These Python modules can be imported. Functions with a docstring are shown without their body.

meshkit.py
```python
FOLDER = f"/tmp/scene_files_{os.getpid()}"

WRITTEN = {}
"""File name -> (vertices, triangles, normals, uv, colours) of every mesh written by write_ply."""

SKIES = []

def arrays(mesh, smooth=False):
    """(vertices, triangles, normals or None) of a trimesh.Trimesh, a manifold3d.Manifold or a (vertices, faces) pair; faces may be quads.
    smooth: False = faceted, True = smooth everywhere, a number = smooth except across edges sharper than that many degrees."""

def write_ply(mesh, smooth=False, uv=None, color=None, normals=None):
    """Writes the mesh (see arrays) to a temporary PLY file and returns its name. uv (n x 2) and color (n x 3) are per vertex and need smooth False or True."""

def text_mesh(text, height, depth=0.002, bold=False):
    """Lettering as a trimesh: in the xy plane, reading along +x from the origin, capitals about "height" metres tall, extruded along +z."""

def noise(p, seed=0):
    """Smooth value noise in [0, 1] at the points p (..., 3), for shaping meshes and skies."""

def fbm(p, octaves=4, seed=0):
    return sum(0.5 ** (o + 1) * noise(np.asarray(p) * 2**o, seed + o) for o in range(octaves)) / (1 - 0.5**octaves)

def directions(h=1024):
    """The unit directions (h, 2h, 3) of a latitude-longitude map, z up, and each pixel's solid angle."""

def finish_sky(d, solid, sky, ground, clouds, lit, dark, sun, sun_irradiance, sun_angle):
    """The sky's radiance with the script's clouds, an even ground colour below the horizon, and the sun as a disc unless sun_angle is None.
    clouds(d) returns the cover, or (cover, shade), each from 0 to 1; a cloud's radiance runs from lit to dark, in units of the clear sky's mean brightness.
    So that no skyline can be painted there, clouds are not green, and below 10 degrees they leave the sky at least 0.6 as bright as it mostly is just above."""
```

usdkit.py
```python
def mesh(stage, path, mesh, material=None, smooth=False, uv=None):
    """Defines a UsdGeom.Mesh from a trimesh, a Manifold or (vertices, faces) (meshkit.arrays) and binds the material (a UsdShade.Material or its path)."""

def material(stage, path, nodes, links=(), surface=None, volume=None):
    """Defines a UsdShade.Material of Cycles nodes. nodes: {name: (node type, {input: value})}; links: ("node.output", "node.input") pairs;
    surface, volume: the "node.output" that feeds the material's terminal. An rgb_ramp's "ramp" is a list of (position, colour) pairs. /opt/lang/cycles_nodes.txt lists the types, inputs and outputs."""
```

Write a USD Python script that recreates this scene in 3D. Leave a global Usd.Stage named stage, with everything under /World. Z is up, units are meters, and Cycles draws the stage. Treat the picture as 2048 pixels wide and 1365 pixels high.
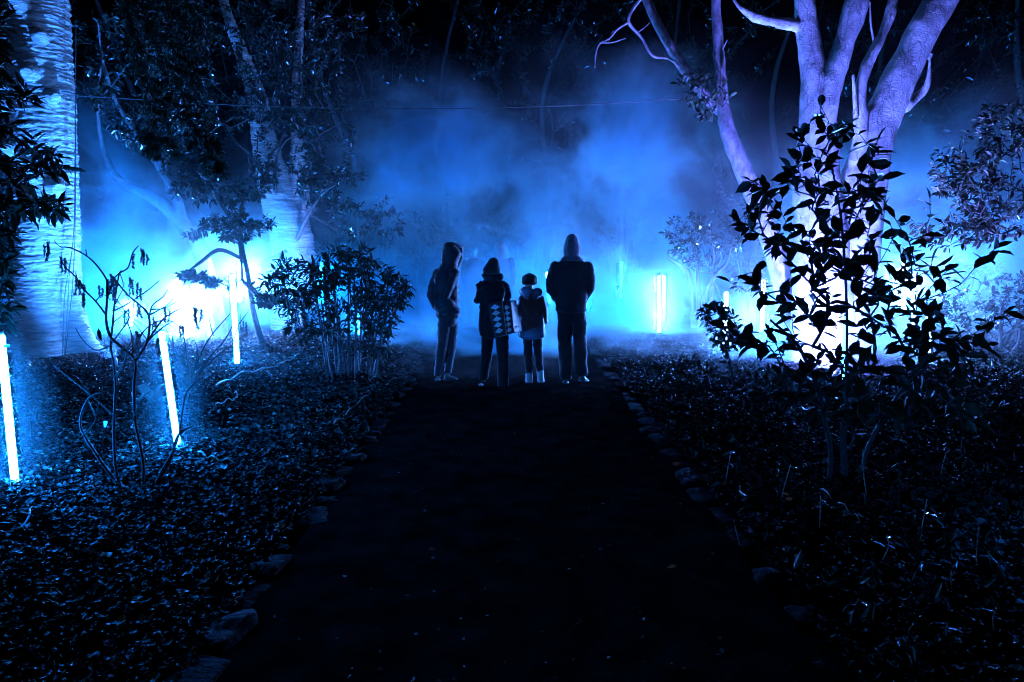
import math
import numpy as np, trimesh, usdkit, meshkit
import manifold3d as m3
from pxr import Usd, UsdGeom, UsdLux, UsdShade, Gf, Sdf, Vt

stage = Usd.Stage.CreateInMemory()
UsdGeom.Xform.Define(stage, '/World')

# ------------------------------------------------------------------ camera, sky, moon, exposure
F, PITCH, EYE = 1365.0, math.radians(8.0), 1.65
cam = UsdGeom.Camera.Define(stage, '/World/camera')
cam.CreateHorizontalApertureAttr(36.0)
cam.CreateFocalLengthAttr(36.0 * F / 2048)
cam.AddTranslateOp().Set(Gf.Vec3d(0, 0, EYE))
cam.AddRotateXOp().Set(90 - math.degrees(PITCH))
cam.CreateClippingRangeAttr(Gf.Vec2f(0.05, 1000))
cam.CreateExposureAttr(0.0)

MOON_EL, MOON_AZ = math.radians(14), math.radians(200)          # low, behind the photographer
sky_mat = usdkit.material(stage, '/World/Looks/night_sky', {
    's': ('sky_texture', {'sky_type': 'single_scattering', 'sun_disc': False, 'sun_elevation': MOON_EL, 'sun_rotation': MOON_AZ}),
    'b': ('background_shader', {'strength': 0.0000008})}, [('s.color', 'b.color')], surface='b.background')
sky = UsdLux.DomeLight.Define(stage, '/World/sky')
UsdShade.MaterialBindingAPI.Apply(sky.GetPrim()).Bind(sky_mat)
sky.GetPrim().SetCustomDataByKey('kind', 'structure')
moon = UsdLux.DistantLight.Define(stage, '/World/moon')
moon.CreateIntensityAttr(0.011)
moon.CreateAngleAttr(0.5)
moon.CreateNormalizeAttr(True)
moon.CreateColorAttr(Gf.Vec3f(0.62, 0.78, 1.0))
moon.AddRotateZOp().Set(-math.degrees(MOON_AZ))
moon.AddRotateXOp().Set(-(90 - math.degrees(MOON_EL)))

# strengths of the lamps
FOG_TUBE, HOT_TUBE, NEAR_TUBE, DIM_TUBE = 800.0, 4300.0, 520.0, 40.0
TUBE_COLOR, FLOOD_BLUE, FLOOD_VIOLET = (0.001, 0.245, 1.0), (0.03, 0.20, 1.0), (0.13, 0.165, 1.0)


# ------------------------------------------------------------------ helpers
def ray(px, py):
    u, v = (px - 1024) / F, (682.5 - py) / F
    return np.array([u, math.cos(PITCH) + v * math.sin(PITCH), -math.sin(PITCH) + v * math.cos(PITCH)])


def at(px, py, Y):
    d = ray(px, py)
    return np.array([0, 0, EYE]) + d * (Y / d[1])


def gnd(px, py, z=0.0):
    d = ray(px, py)
    return np.array([0, 0, EYE]) + d * ((z - EYE) / d[2])


used = {}


def numbered(path):
    n = used.get(path, -1) + 1
    used[path] = n
    return path if n == 0 else f'{path}_{n:03d}'


class Thing:
    def __init__(self, name, label, cat, base=(0, 0, 0), group=None, kind=None):
        self.path = numbered('/World/' + name)
        self.base = np.asarray(base, float)
        x = UsdGeom.Xform.Define(stage, self.path)
        x.AddTranslateOp().Set(Gf.Vec3d(*map(float, self.base)))
        p = x.GetPrim()
        for k, v in (('label', label), ('category', cat), ('group', group), ('kind', kind)):
            if v:
                p.SetCustomDataByKey(k, v)

    def part(self, name, mesh, mat, smooth=False, parent=None, label=None, kind=None, uv=None):
        v, f = (mesh.vertices, mesh.faces) if hasattr(mesh, 'vertices') else mesh
        path = numbered((parent or self.path) + '/' + name)
        m = usdkit.mesh(stage, path, (np.asarray(v) - self.base, np.asarray(f)), mat, smooth=smooth, uv=uv)
        if label:
            m.GetPrim().SetCustomDataByKey('label', label)
        if kind:
            m.GetPrim().SetCustomDataByKey('kind', kind)
        return path


def solo(name, mesh, mat, label=None, cat=None, group=None, kind=None, smooth=False):
    path = numbered('/World/' + name)
    v, f = (mesh.vertices, mesh.faces) if hasattr(mesh, 'vertices') else mesh
    p = usdkit.mesh(stage, path, (np.asarray(v), np.asarray(f)), mat, smooth=smooth).GetPrim()
    for k, x in (('label', label), ('category', cat), ('group', group), ('kind', kind)):
        if x:
            p.SetCustomDataByKey(k, x)
    return path


def cat_mesh(parts):
    vs, fs, n = [], [], 0
    for v, f in parts:
        vs.append(v)
        fs.append(np.asarray(f) + n)
        n += len(v)
    return np.vstack(vs), np.vstack(fs)


def vf(m):
    return np.asarray(m.vertices), np.asarray(m.faces)


def spline(pts, n):
    """Catmull-Rom through pts (k x d), n samples."""
    p = np.asarray(pts, float)
    if len(p) == 2:
        t = np.linspace(0, 1, n)[:, None]
        return p[0] * (1 - t) + p[1] * t
    q = np.vstack([2 * p[0] - p[1], p, 2 * p[-1] - p[-2]])
    t = np.linspace(0, len(p) - 1 - 1e-9, n)
    i = t.astype(int)
    t = (t - i)[:, None]
    a, b, c, d = q[i], q[i + 1], q[i + 2], q[i + 3]
    return 0.5 * (2 * b + (c - a) * t + (2 * a - 5 * b + 4 * c - d) * t ** 2 + (3 * b - 3 * c + d - a) * t ** 3)


def frames(p):
    t = np.gradient(p, axis=0)
    t /= np.linalg.norm(t, axis=1, keepdims=True) + 1e-12
    ref = np.where(np.abs(t[:, 1:2]) < 0.9, [[0, 1.0, 0]], [[1.0, 0, 0]])
    a = np.cross(t, ref)
    a /= np.linalg.norm(a, axis=1, keepdims=True) + 1e-12
    return t, a, np.cross(t, a)


def tube(p, r, sides=6, rough=0.0, seed=0, freq=(3.0, 3.0, 3.0), cap=True):
    p = np.asarray(p, float)
    r = np.broadcast_to(np.asarray(r, float), (len(p),))
    t, a, b = frames(p)
    ang = np.arange(sides) * 2 * np.pi / sides
    dirs = np.cos(ang)[None, :, None] * a[:, None] + np.sin(ang)[None, :, None] * b[:, None]
    v = p[:, None] + r[:, None, None] * dirs
    if rough:
        k = meshkit.fbm(v * np.asarray(freq), 4, seed) - 0.5
        v = v + dirs * (k * rough)[..., None]
    i, j = np.meshgrid(np.arange(len(p) - 1), np.arange(sides), indexing='ij')
    q = np.stack([i * sides + j, i * sides + (j + 1) % sides, (i + 1) * sides + (j + 1) % sides, (i + 1) * sides + j], -1).reshape(-1, 4)
    f = np.vstack([q[:, [0, 2, 1]], q[:, [0, 3, 2]]])
    v = v.reshape(-1, 3)
    if cap:
        n = len(v)
        v = np.vstack([v, p[:1], p[-1:]])
        jj = np.arange(sides)
        e = (len(p) - 1) * sides
        f = np.vstack([f, np.stack([jj, (jj + 1) % sides, np.full(sides, n)], 1), np.stack([e + jj, np.full(sides, n + 1), e + (jj + 1) % sides], 1)])
    return v, f


def pxline(pts, n, sides, wob=0.0, seed=0, rough=0.0, freq=(3, 3, 3)):
    """pts: (px, py, Y, diameter in px) -> a smooth tapered limb."""
    q = np.array([np.r_[at(x, y, Y), d / 2 * Y / F] for x, y, Y, d in pts])
    s = spline(q, n)
    if wob:
        s[:, :3] += (np.stack([meshkit.fbm(s[:, :3] * 4, 2, seed + k) for k in range(3)], 1) - 0.5) * wob
    return tube(s[:, :3], np.maximum(s[:, 3], 0.0008), sides, rough, seed, freq)


LEAF_V = np.array([[0, 0, 0], [.13, .20, .03], [.16, 0, -.01], [.13, -.20, .03], [.40, .43, .05], [.42, 0, -.02], [.40, -.43, .05], [.70, .33, .02], [.70, 0, -.04], [.70, -.33, .02], [.88, .10, -.05], [.88, -.10, -.05], [1, 0, -.12]], float)
LEAF_F = np.array([[0, 2, 1], [0, 3, 2], [1, 2, 5], [1, 5, 4], [2, 3, 6], [2, 6, 5], [4, 5, 8], [4, 8, 7], [5, 6, 9], [5, 9, 8], [7, 8, 10], [8, 9, 11], [8, 11, 10], [10, 11, 12]])
LEAF_LOW = [0, 4, 5, 6, 7, 8, 9, 12]
LEAF_LOW_F = np.array([[0, 2, 1], [0, 3, 2], [1, 2, 5], [1, 5, 4], [2, 3, 6], [2, 6, 5], [4, 5, 7], [5, 6, 7]])


def unit(v):
    return v / (np.linalg.norm(v, axis=-1, keepdims=True) + 1e-12)


def leaf_verts(pos, direction, normal, length, width):
    """n leaves -> (n, 13, 3)"""
    x = unit(direction)
    y = unit(np.cross(normal, x))
    z = np.cross(x, y)
    L = np.broadcast_to(np.asarray(length, float), (len(pos),))[:, None, None]
    Wd = np.broadcast_to(np.asarray(width, float), (len(pos),))[:, None, None]
    l = LEAF_V[None]
    return pos[:, None] + l[..., :1] * L * x[:, None] + l[..., 1:2] * L * Wd * 2 * y[:, None] + l[..., 2:] * L * z[:, None]


def joined_leaves(V):
    n = len(V)
    if n > 1500:                                                  # small far leaves: fewer corners
        return V[:, LEAF_LOW].reshape(-1, 3), (LEAF_LOW_F[None] + 8 * np.arange(n)[:, None, None]).reshape(-1, 3)
    return V.reshape(-1, 3), (LEAF_F[None] + 13 * np.arange(n)[:, None, None]).reshape(-1, 3)


def add_leaves(t, V, mat, singles=300, parent=None):
    """The leaves that show largest are parts of their own, the others one part."""
    if singles:
        d = np.linalg.norm(V.mean(1) - [0, 0, EYE], axis=1)
        order = np.argsort(d)
        for k in order[:singles]:
            t.part('leaf', (V[k], LEAF_F), mat, smooth=True, parent=parent)
        V = V[order[singles:]]
    if len(V):
        t.part('foliage', joined_leaves(V), mat, kind='stuff', parent=parent)


def grow(stem, targets, r_tip, r_pow=0.45, seed=0, sag=0.05, step=0.12):
    """Branches from the polyline stem to every target. Returns (branch mesh, list of twig polylines)."""
    rng = np.random.default_rng(seed)
    base = stem[0]
    nodes, parent = [np.array(p, float) for p in stem], [-1] + list(range(len(stem) - 1))
    tw = []
    arr = np.array(nodes)
    D = np.linalg.norm(arr - base, axis=1)
    tips = []
    for k in np.argsort(np.linalg.norm(targets - base, axis=1)):
        tg = targets[k]
        dist = np.linalg.norm(arr - tg, axis=1)
        cost = dist + 0.25 * np.abs(D - D.min()) + np.where(D > np.linalg.norm(tg - base) + 0.05, 9, 0)
        i = int(np.argmin(cost))
        n = max(2, int(dist[i] / step))
        u = np.linspace(0, 1, n + 1)[1:, None]
        path = arr[i] * (1 - u) + tg * u
        side = rng.normal(size=3) * 0.12 * dist[i]
        path = path + np.sin(u * np.pi) * side - np.sin(u * np.pi) * [[0, 0, sag * dist[i]]] + rng.normal(size=path.shape) * 0.006
        q = i
        line = [arr[i]]
        for x in path:
            nodes.append(x)
            parent.append(q)
            q = len(nodes) - 1
            line.append(x)
        tips.append(q)
        tw.append(np.array(line))
        arr = np.vstack([arr, path])
        D = np.r_[D, np.linalg.norm(path - base, axis=1)]
    w = np.zeros(len(nodes))
    for q in tips + [len(stem) - 1]:
        while q >= 0:
            w[q] += 1
            q = parent[q]
    r = r_tip * np.maximum(w, 1) ** r_pow
    A, B, ra, rb = [], [], [], []
    for k, q in enumerate(parent):
        if q >= 0:
            A.append(nodes[q]); B.append(nodes[k]); rb.append(r[k]); ra.append(min(r[q], r[k] * 1.25))
    A, B, ra, rb = np.array(A), np.array(B), np.array(ra), np.array(rb)
    t = unit(B - A)
    a = unit(np.cross(t, np.where(np.abs(t[:, 1:2]) < .9, [[0, 1., 0]], [[1., 0, 0]])))
    b = np.cross(t, a)
    S = 5
    ang = np.arange(S) * 2 * np.pi / S
    d = np.cos(ang)[None, :, None] * a[:, None] + np.sin(ang)[None, :, None] * b[:, None]
    ext = t * np.minimum(rb, 0.01)[:, None]
    V = np.concatenate([(A - ext)[:, None] + d * ra[:, None, None], (B + ext)[:, None] + d * rb[:, None, None]], 1)
    j = np.arange(S)
    f = np.vstack([np.stack([j, S + (j + 1) % S, (j + 1) % S], 1), np.stack([j, S + j, S + (j + 1) % S], 1)])
    Fc = (f[None] + 2 * S * np.arange(len(A))[:, None, None]).reshape(-1, 3)
    return (V.reshape(-1, 3), Fc), tw


def twig_leaves(tw, per, length, width, seed=0, droop=0.25, spread=0.9, last=0.7, fan=0):
    rng = np.random.default_rng(seed)
    P, Dr, N = [], [], []
    for line in tw:
        seg = np.linalg.norm(np.diff(line, axis=0), axis=1)
        s = np.r_[0, np.cumsum(seg)]
        for k in range(per):
            q = s[-1] * (1 - last * (k / max(per, 1)) ** 1.0 * rng.uniform(.8, 1.1))
            i = min(max(np.searchsorted(s, q) - 1, 0), len(seg) - 1)
            x = line[i] + (line[i + 1] - line[i]) * np.clip((q - s[i]) / max(seg[i], 1e-6), 0, 1)
            t = unit(line[i + 1] - line[i])
            side = unit(np.cross(t, rng.normal(size=3)))
            d = t * (1 if k == 0 else .35) + side * (spread if k else .15) + np.array([0, 0, -droop * rng.uniform(.2, 1.6)])
            P.append(x)
            Dr.append(d)
            N.append(np.array([0, -.3, 1.0]) + rng.normal(size=3) * .55)
    P, Dr, N = np.array(P), np.array(Dr), np.array(N)
    L = rng.uniform(length * .5, length * 1.22, len(P))
    return leaf_verts(P, Dr, N, L, width * rng.uniform(.85, 1.15, len(P)))


def in_poly(poly, n, rng):
    from shapely import Polygon, Point
    P = Polygon(poly)
    x0, y0, x1, y1 = P.bounds
    out = []
    while len(out) < n:
        q = rng.uniform([x0, y0], [x1, y1])
        if P.contains(Point(*q)):
            out.append(q)
    return np.array(out)


def px_targets(poly, n, Y0, Y1, seed):
    rng = np.random.default_rng(seed)
    return np.array([at(x, y, rng.uniform(Y0, Y1)) for x, y in in_poly(poly, n, rng)])


# ------------------------------------------------------------------ materials
def mat(name, nodes, links=(), **k):
    return usdkit.material(stage, '/World/Looks/' + name, nodes, links, **k)


def surface(name, dark, light, scale=(6, 6, 6), rough=0.6, bump=0.0, detail=5.0, lo=.35, hi=.65, bump_scale=None, dist=0.02, spec=0.5, sheen=0.0):
    n = {'g': ('geometry', {}), 'mp': ('mapping', {'scale': scale}), 'n': ('noise_texture', {'scale': 1.0, 'detail': detail, 'roughness': .6}),
         'r': ('rgb_ramp', {'ramp': [(lo, dark), (hi, light)]}),
         'p': ('principled_bsdf', {'roughness': rough, 'specular_ior_level': spec, 'sheen_weight': sheen})}
    l = [('g.position', 'mp.vector'), ('mp.vector', 'n.vector'), ('n.fac', 'r.fac'), ('r.color', 'p.base_color')]
    if bump:
        n['mb'] = ('mapping', {'scale': bump_scale or scale})
        n['nb'] = ('noise_texture', {'scale': 1.0, 'detail': 6., 'roughness': .62})
        n['b'] = ('bump', {'strength': bump, 'distance': dist})
        l += [('g.position', 'mb.vector'), ('mb.vector', 'nb.vector'), ('nb.fac', 'b.height'), ('b.normal', 'p.normal')]
    return mat(name, n, l, surface='p.BSDF')


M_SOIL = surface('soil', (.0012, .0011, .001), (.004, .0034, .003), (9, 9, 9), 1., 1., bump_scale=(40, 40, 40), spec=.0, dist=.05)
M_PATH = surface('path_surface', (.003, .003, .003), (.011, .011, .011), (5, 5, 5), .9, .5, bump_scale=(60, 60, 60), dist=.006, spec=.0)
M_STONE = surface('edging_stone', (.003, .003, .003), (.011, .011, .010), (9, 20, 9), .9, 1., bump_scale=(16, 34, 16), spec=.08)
M_FURROW = surface('furrowed_bark', (.10, .09, .08), (.34, .31, .28), (3, 3, 26), .75, 1.0, bump_scale=(7, 7, 46), dist=.035)
M_SMOOTHBARK = mat('smooth_bark', {
    'g': ('geometry', {}), 'm1': ('mapping', {'scale': (3.5, 3.5, 2.2)}), 'n1': ('noise_texture', {'scale': 1., 'detail': 8., 'roughness': .65, 'distortion': .8}),
    'r1': ('rgb_ramp', {'ramp': [(.30, (.07, .065, .07)), (.5, (.22, .21, .22)), (.7, (.40, .39, .40))]}),
    'm2': ('mapping', {'scale': (9, 9, 3.0)}), 'wz': ('noise_texture', {'scale': 1.4, 'detail': 3.}), 'va': ('vector_math', {'math_type': 'add'}), 'vo': ('voronoi_texture', {'feature': 'distance_to_edge', 'scale': 1.0}),
    'cr': ('map_range', {'range_type': 'smoothstep', 'from_min': .0, 'from_max': .035, 'to_min': .72, 'to_max': 1., 'clamp': True}), 'dk': ('vector_math', {'math_type': 'scale'}),
    'm3': ('mapping', {'scale': (30, 30, 46)}), 'n3': ('noise_texture', {'scale': 1., 'detail': 6., 'roughness': .6}), 'mm': ('math', {'math_type': 'multiply_add', 'value2': .8}),
    'bp': ('bump', {'strength': .9, 'distance': .02}), 'p': ('principled_bsdf', {'roughness': .62, 'specular_ior_level': .35})},
    [('g.position', 'm1.vector'), ('m1.vector', 'n1.vector'), ('n1.fac', 'r1.fac'), ('g.position', 'm2.vector'), ('m2.vector', 'wz.vector'), ('m2.vector', 'va.vector1'), ('wz.color', 'va.vector2'), ('va.vector', 'vo.vector'),
     ('vo.distance', 'cr.value'), ('r1.color', 'dk.vector1'), ('cr.result', 'dk.scale'), ('dk.vector', 'p.base_color'), ('g.position', 'm3.vector'), ('m3.vector', 'n3.vector'), ('n3.fac', 'mm.value1'), ('cr.result', 'mm.value3'), ('mm.value', 'bp.height'), ('bp.normal', 'p.normal')], surface='p.BSDF')
M_GREYBARK = surface('grey_bark', (.05, .048, .046), (.15, .14, .135), (9, 9, 4), .75, .9, bump_scale=(26, 26, 14), dist=.015)
M_DARKBARK = surface('dark_bark', (.010, .009, .008), (.032, .028, .024), (9, 9, 4), .75, .8, bump_scale=(30, 30, 10), dist=.01)
M_PATCHBARK = surface('patchy_bark', (.08, .06, .07), (.26, .20, .24), (14, 14, 9), .6, .6, bump_scale=(30, 30, 14), dist=.01)
M_TWIG = surface('twig_bark', (.012, .01, .009), (.03, .026, .022), (30, 30, 30), .6, spec=.3)
M_LEAF = surface('evergreen_leaf', (.007, .012, .005), (.018, .028, .012), (5, 5, 5), .5, spec=.2)
M_GLOSS = surface('glossy_leaf', (.005, .008, .004), (.014, .02, .01), (4, 4, 4), .2, spec=.7)
M_NEEDLE = surface('needle_leaf', (.012, .02, .01), (.025, .04, .018), (5, 5, 5), .5, spec=.4)
M_CATKIN = surface('catkin', (.05, .045, .03), (.09, .08, .05), (40, 40, 40), .7)
M_METAL = mat('black_metal', {'p': ('principled_bsdf', {'base_color': (.02, .02, .022), 'roughness': .45, 'metallic': .4})}, surface='p.BSDF')
M_CABLE = mat('black_rubber', {'p': ('principled_bsdf', {'base_color': (.012, .012, .012), 'roughness': .5})}, surface='p.BSDF')
M_TUBE = mat('lit_tube', {'e': ('emission', {'color': TUBE_COLOR, 'strength': FOG_TUBE})}, surface='e.emission')
M_TUBE_HOT = mat('lit_tube_in_smoke', {'e': ('emission', {'color': (.14, .29, 1.), 'strength': HOT_TUBE})}, surface='e.emission')
M_TUBE_DIM = mat('lit_tube_dim', {'e': ('emission', {'color': (.02, .22, 1.), 'strength': DIM_TUBE})}, surface='e.emission')
M_TUBE_PAIR = mat('lit_tube_pair', {'e': ('emission', {'color': (.085, .28, 1.), 'strength': 1700.0})}, surface='e.emission')
M_TUBE_NEAR = mat('lit_tube_near', {'e': ('emission', {'color': (.006, .22, 1.), 'strength': NEAR_TUBE})}, surface='e.emission')
M_CAPW = mat('tube_cap', {'p': ('principled_bsdf', {'base_color': (.5, .5, .5), 'roughness': .4})}, surface='p.BSDF')


def litter_mat(name, ramp, rough, spec):
    return mat(name, {'o': ('object_info', {}), 'r': ('rgb_ramp', {'ramp': ramp}), 'p': ('principled_bsdf', {'roughness': rough, 'specular_ior_level': spec})},
               [('o.random', 'r.fac'), ('r.color', 'p.base_color')], surface='p.BSDF')


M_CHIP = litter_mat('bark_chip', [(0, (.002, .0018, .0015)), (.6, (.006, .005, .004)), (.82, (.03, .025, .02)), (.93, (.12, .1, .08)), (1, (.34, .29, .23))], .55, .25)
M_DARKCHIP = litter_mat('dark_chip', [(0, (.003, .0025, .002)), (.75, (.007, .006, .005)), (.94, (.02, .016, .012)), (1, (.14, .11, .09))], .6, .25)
M_WHITE = mat('white_plastic', {'p': ('principled_bsdf', {'base_color': (.75, .75, .75), 'roughness': .5})}, surface='p.BSDF')
M_ORANGE = mat('orange_leaf', {'p': ('principled_bsdf', {'base_color': (.75, .22, .05), 'roughness': .6})}, surface='p.BSDF')
M_YELLOW = mat('yellow_leaf', {'p': ('principled_bsdf', {'base_color': (.8, .6, .2), 'roughness': .6})}, surface='p.BSDF')
M_WOOD = surface('sign_wood', (.04, .03, .02), (.09, .07, .05), (30, 4, 4), .7)


def cloth(name, col, rough=.75, bump=.35, sc=70, spec=.3, sheen=0.15):
    c = np.array(col)
    return surface(name, tuple(c * .7), tuple(c * 1.2), (12, 12, 12), rough, bump, bump_scale=(sc, sc, sc), dist=.004, spec=spec, sheen=sheen)


# ------------------------------------------------------------------ ground, path, edging
PL, PR = -1.20, 1.24                                              # the path's edges


def bed_height(x, y):
    p = np.stack([x, y, 0 * x], -1)
    h = 0.05 + 0.10 * (meshkit.fbm(p * .6, 3, 3) - .5) + 0.03 * (meshkit.fbm(p * 3.1, 3, 4) - .5)
    h = h + 0.012 * np.clip(np.abs(x) - 2, 0, 8)
    e = np.minimum(np.abs(x - PL), np.abs(x - PR))
    inside = (x > PL - .05) & (x < PR + .05)
    k = np.clip(e / .35, 0, 1)
    return np.where(inside, -0.06, h * k + .015 * (1 - k))


xs = np.unique(np.r_[np.linspace(-60, -9, 22), np.linspace(-9, 9, 260), np.linspace(9, 60, 22)])
ys = np.unique(np.r_[np.linspace(-8, 1.5, 10), np.linspace(1.5, 14, 230), np.linspace(14, 90, 50)])
gx, gy = np.meshgrid(xs, ys, indexing='xy')
gz = bed_height(gx, gy)
nx, ny = len(xs), len(ys)
ii, jj = np.meshgrid(np.arange(ny - 1), np.arange(nx - 1), indexing='ij')
quad = np.stack([ii * nx + jj, ii * nx + jj + 1, (ii + 1) * nx + jj + 1, (ii + 1) * nx + jj], -1).reshape(-1, 4)
gf = np.vstack([quad[:, [0, 1, 2]], quad[:, [0, 2, 3]]])
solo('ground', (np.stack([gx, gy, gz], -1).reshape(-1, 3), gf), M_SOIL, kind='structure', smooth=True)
px_, py_ = np.meshgrid(np.linspace(PL, PR, 60), np.linspace(-3, 26, 420), indexing='xy')
pp = np.stack([px_, py_, 0 * px_], -1)
pz = -0.012 + .016 * meshkit.fbm(pp * 6, 4, 8) + .01 * meshkit.fbm(pp * 1.2, 2, 9)
ii, jj = np.meshgrid(np.arange(419), np.arange(59), indexing='ij')
quad = np.stack([ii * 60 + jj, ii * 60 + jj + 1, (ii + 1) * 60 + jj + 1, (ii + 1) * 60 + jj], -1).reshape(-1, 4)
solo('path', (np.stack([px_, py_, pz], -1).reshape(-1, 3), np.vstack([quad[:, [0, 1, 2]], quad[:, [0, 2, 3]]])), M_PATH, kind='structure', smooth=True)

edging = Thing('path_edging', None, None, kind='structure')
rng = np.random.default_rng(5)
for side, x0 in ((-1, PL), (1, PR)):
    y = 1.7
    while y < 12.5:
        L = rng.uniform(.14, .44)
        b = trimesh.creation.icosphere(3)
        v = np.sign(b.vertices) * np.abs(b.vertices) ** rng.uniform(.45, .75)
        v = v * [rng.uniform(.07, .13), L / 2 * .97, rng.uniform(.025, .05)]
        v = v + unit(v) * (meshkit.fbm(v * 9 + y * 7, 5, 2)[:, None] - .5) * .11
        a = rng.normal() * .16
        c, s = math.cos(a), math.sin(a)
        v = v @ np.array([[c, s, 0], [-s, c, 0], [0, 0, 1]]) + [x0 + side * rng.uniform(.02, .09), y + L / 2, rng.uniform(-.034, .002) - (.012 if side > 0 else 0)]
        edging.part('edging_stone', (v, b.faces), M_STONE, smooth=True)
        y += L + rng.choice([0, .02, .06, .22], p=[.3, .4, .2, .1])

# ------------------------------------------------------------------ leaf litter (nobody could count it)
def litter_protos(path, m):
    out = []
    rg = np.random.default_rng(77)
    for k in range(7):
        if k < 4:                                                 # curled dead leaves and flat chips
            v = LEAF_V * [1, .9 if k < 2 else .45, 1]
            v = v + [[0, 0, .0]] + np.stack([0 * v[:, 0], 0 * v[:, 0], .25 * rg.uniform(-1, 1) * v[:, 0] ** 2 + rg.normal(size=len(v)) * .05], 1)
            f = LEAF_F
        else:
            v, f = tube(spline(np.array([[0, 0, 0], [.35, .04 * rg.normal(), .05], [.7, .1 * rg.normal(), .03], [1, .12 * rg.normal(), .0]]), 5), .028 if k < 6 else .018, 3)
        q = f'{path}/piece_{k:03d}' if k else f'{path}/piece'
        usdkit.mesh(stage, q, (v - [.5, 0, 0], f), m)
        out.append(q)
    return out


def litter(name, label, n, xr, yr, seed, smin, smax, m):
    rg = np.random.default_rng(seed)
    pi = UsdGeom.PointInstancer.Define(stage, '/World/' + name)
    protos = litter_protos(f'/World/{name}/Pieces', m)
    pi.CreatePrototypesRel().SetTargets(protos)
    y = np.where(rg.uniform(0, 1, n) < .55, yr[0] * (yr[1] / yr[0]) ** rg.uniform(0, 1, n), rg.uniform(yr[0] + 2, yr[1], n))   # denser near the camera
    x = rg.uniform(*xr, n)
    keep = meshkit.fbm(np.stack([x, y, 0 * x], -1) * 2.2, 3, seed) + rg.normal(0, .14, n) > .30
    x, y, n = x[keep], y[keep], int(keep.sum())
    z = bed_height(x, y) + rg.uniform(.0, .022, n)
    pi.CreatePositionsAttr(Vt.Vec3fArray.FromNumpy(np.stack([x, y, z], 1).astype(np.float32)))
    pi.CreateProtoIndicesAttr(Vt.IntArray.FromNumpy(rg.choice(7, n, p=[.2, .2, .2, .16, .1, .08, .06]).astype(np.int32)))
    s = rg.uniform(smin, smax, n) * rg.choice([.6, 1, 1.6], n, p=[.5, .4, .1])
    pi.CreateScalesAttr(Vt.Vec3fArray.FromNumpy(np.repeat(s[:, None], 3, 1).astype(np.float32)))
    yaw = rg.normal(0.25, .75, n) + np.pi * rg.integers(0, 2, n)
    tl, ro = rg.normal(0, .3, n), rg.normal(0, .45, n)
    cy, sy, ct, st, cr, sr = np.cos(yaw / 2), np.sin(yaw / 2), np.cos(tl / 2), np.sin(tl / 2), np.cos(ro / 2), np.sin(ro / 2)
    w = cr * ct * cy + sr * st * sy
    qx = sr * ct * cy - cr * st * sy
    qy = cr * st * cy + sr * ct * sy
    qz = cr * ct * sy - sr * st * cy
    pi.CreateOrientationsAttr(Vt.QuathArray([Gf.Quath(float(a), float(b), float(c), float(d)) for a, b, c, d in zip(w, qx, qy, qz)]))
    p = pi.GetPrim()
    p.SetCustomDataByKey('label', label)
    p.SetCustomDataByKey('category', 'leaf litter')
    p.SetCustomDataByKey('kind', 'stuff')


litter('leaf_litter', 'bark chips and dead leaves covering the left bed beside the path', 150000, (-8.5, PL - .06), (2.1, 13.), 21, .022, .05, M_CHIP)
litter('bed_litter', 'dark dead leaves and bark chips covering the right bed beside the path', 85000, (PR + .08, 8.5), (2.1, 12.), 22, .026, .06, M_DARKCHIP)

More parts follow.
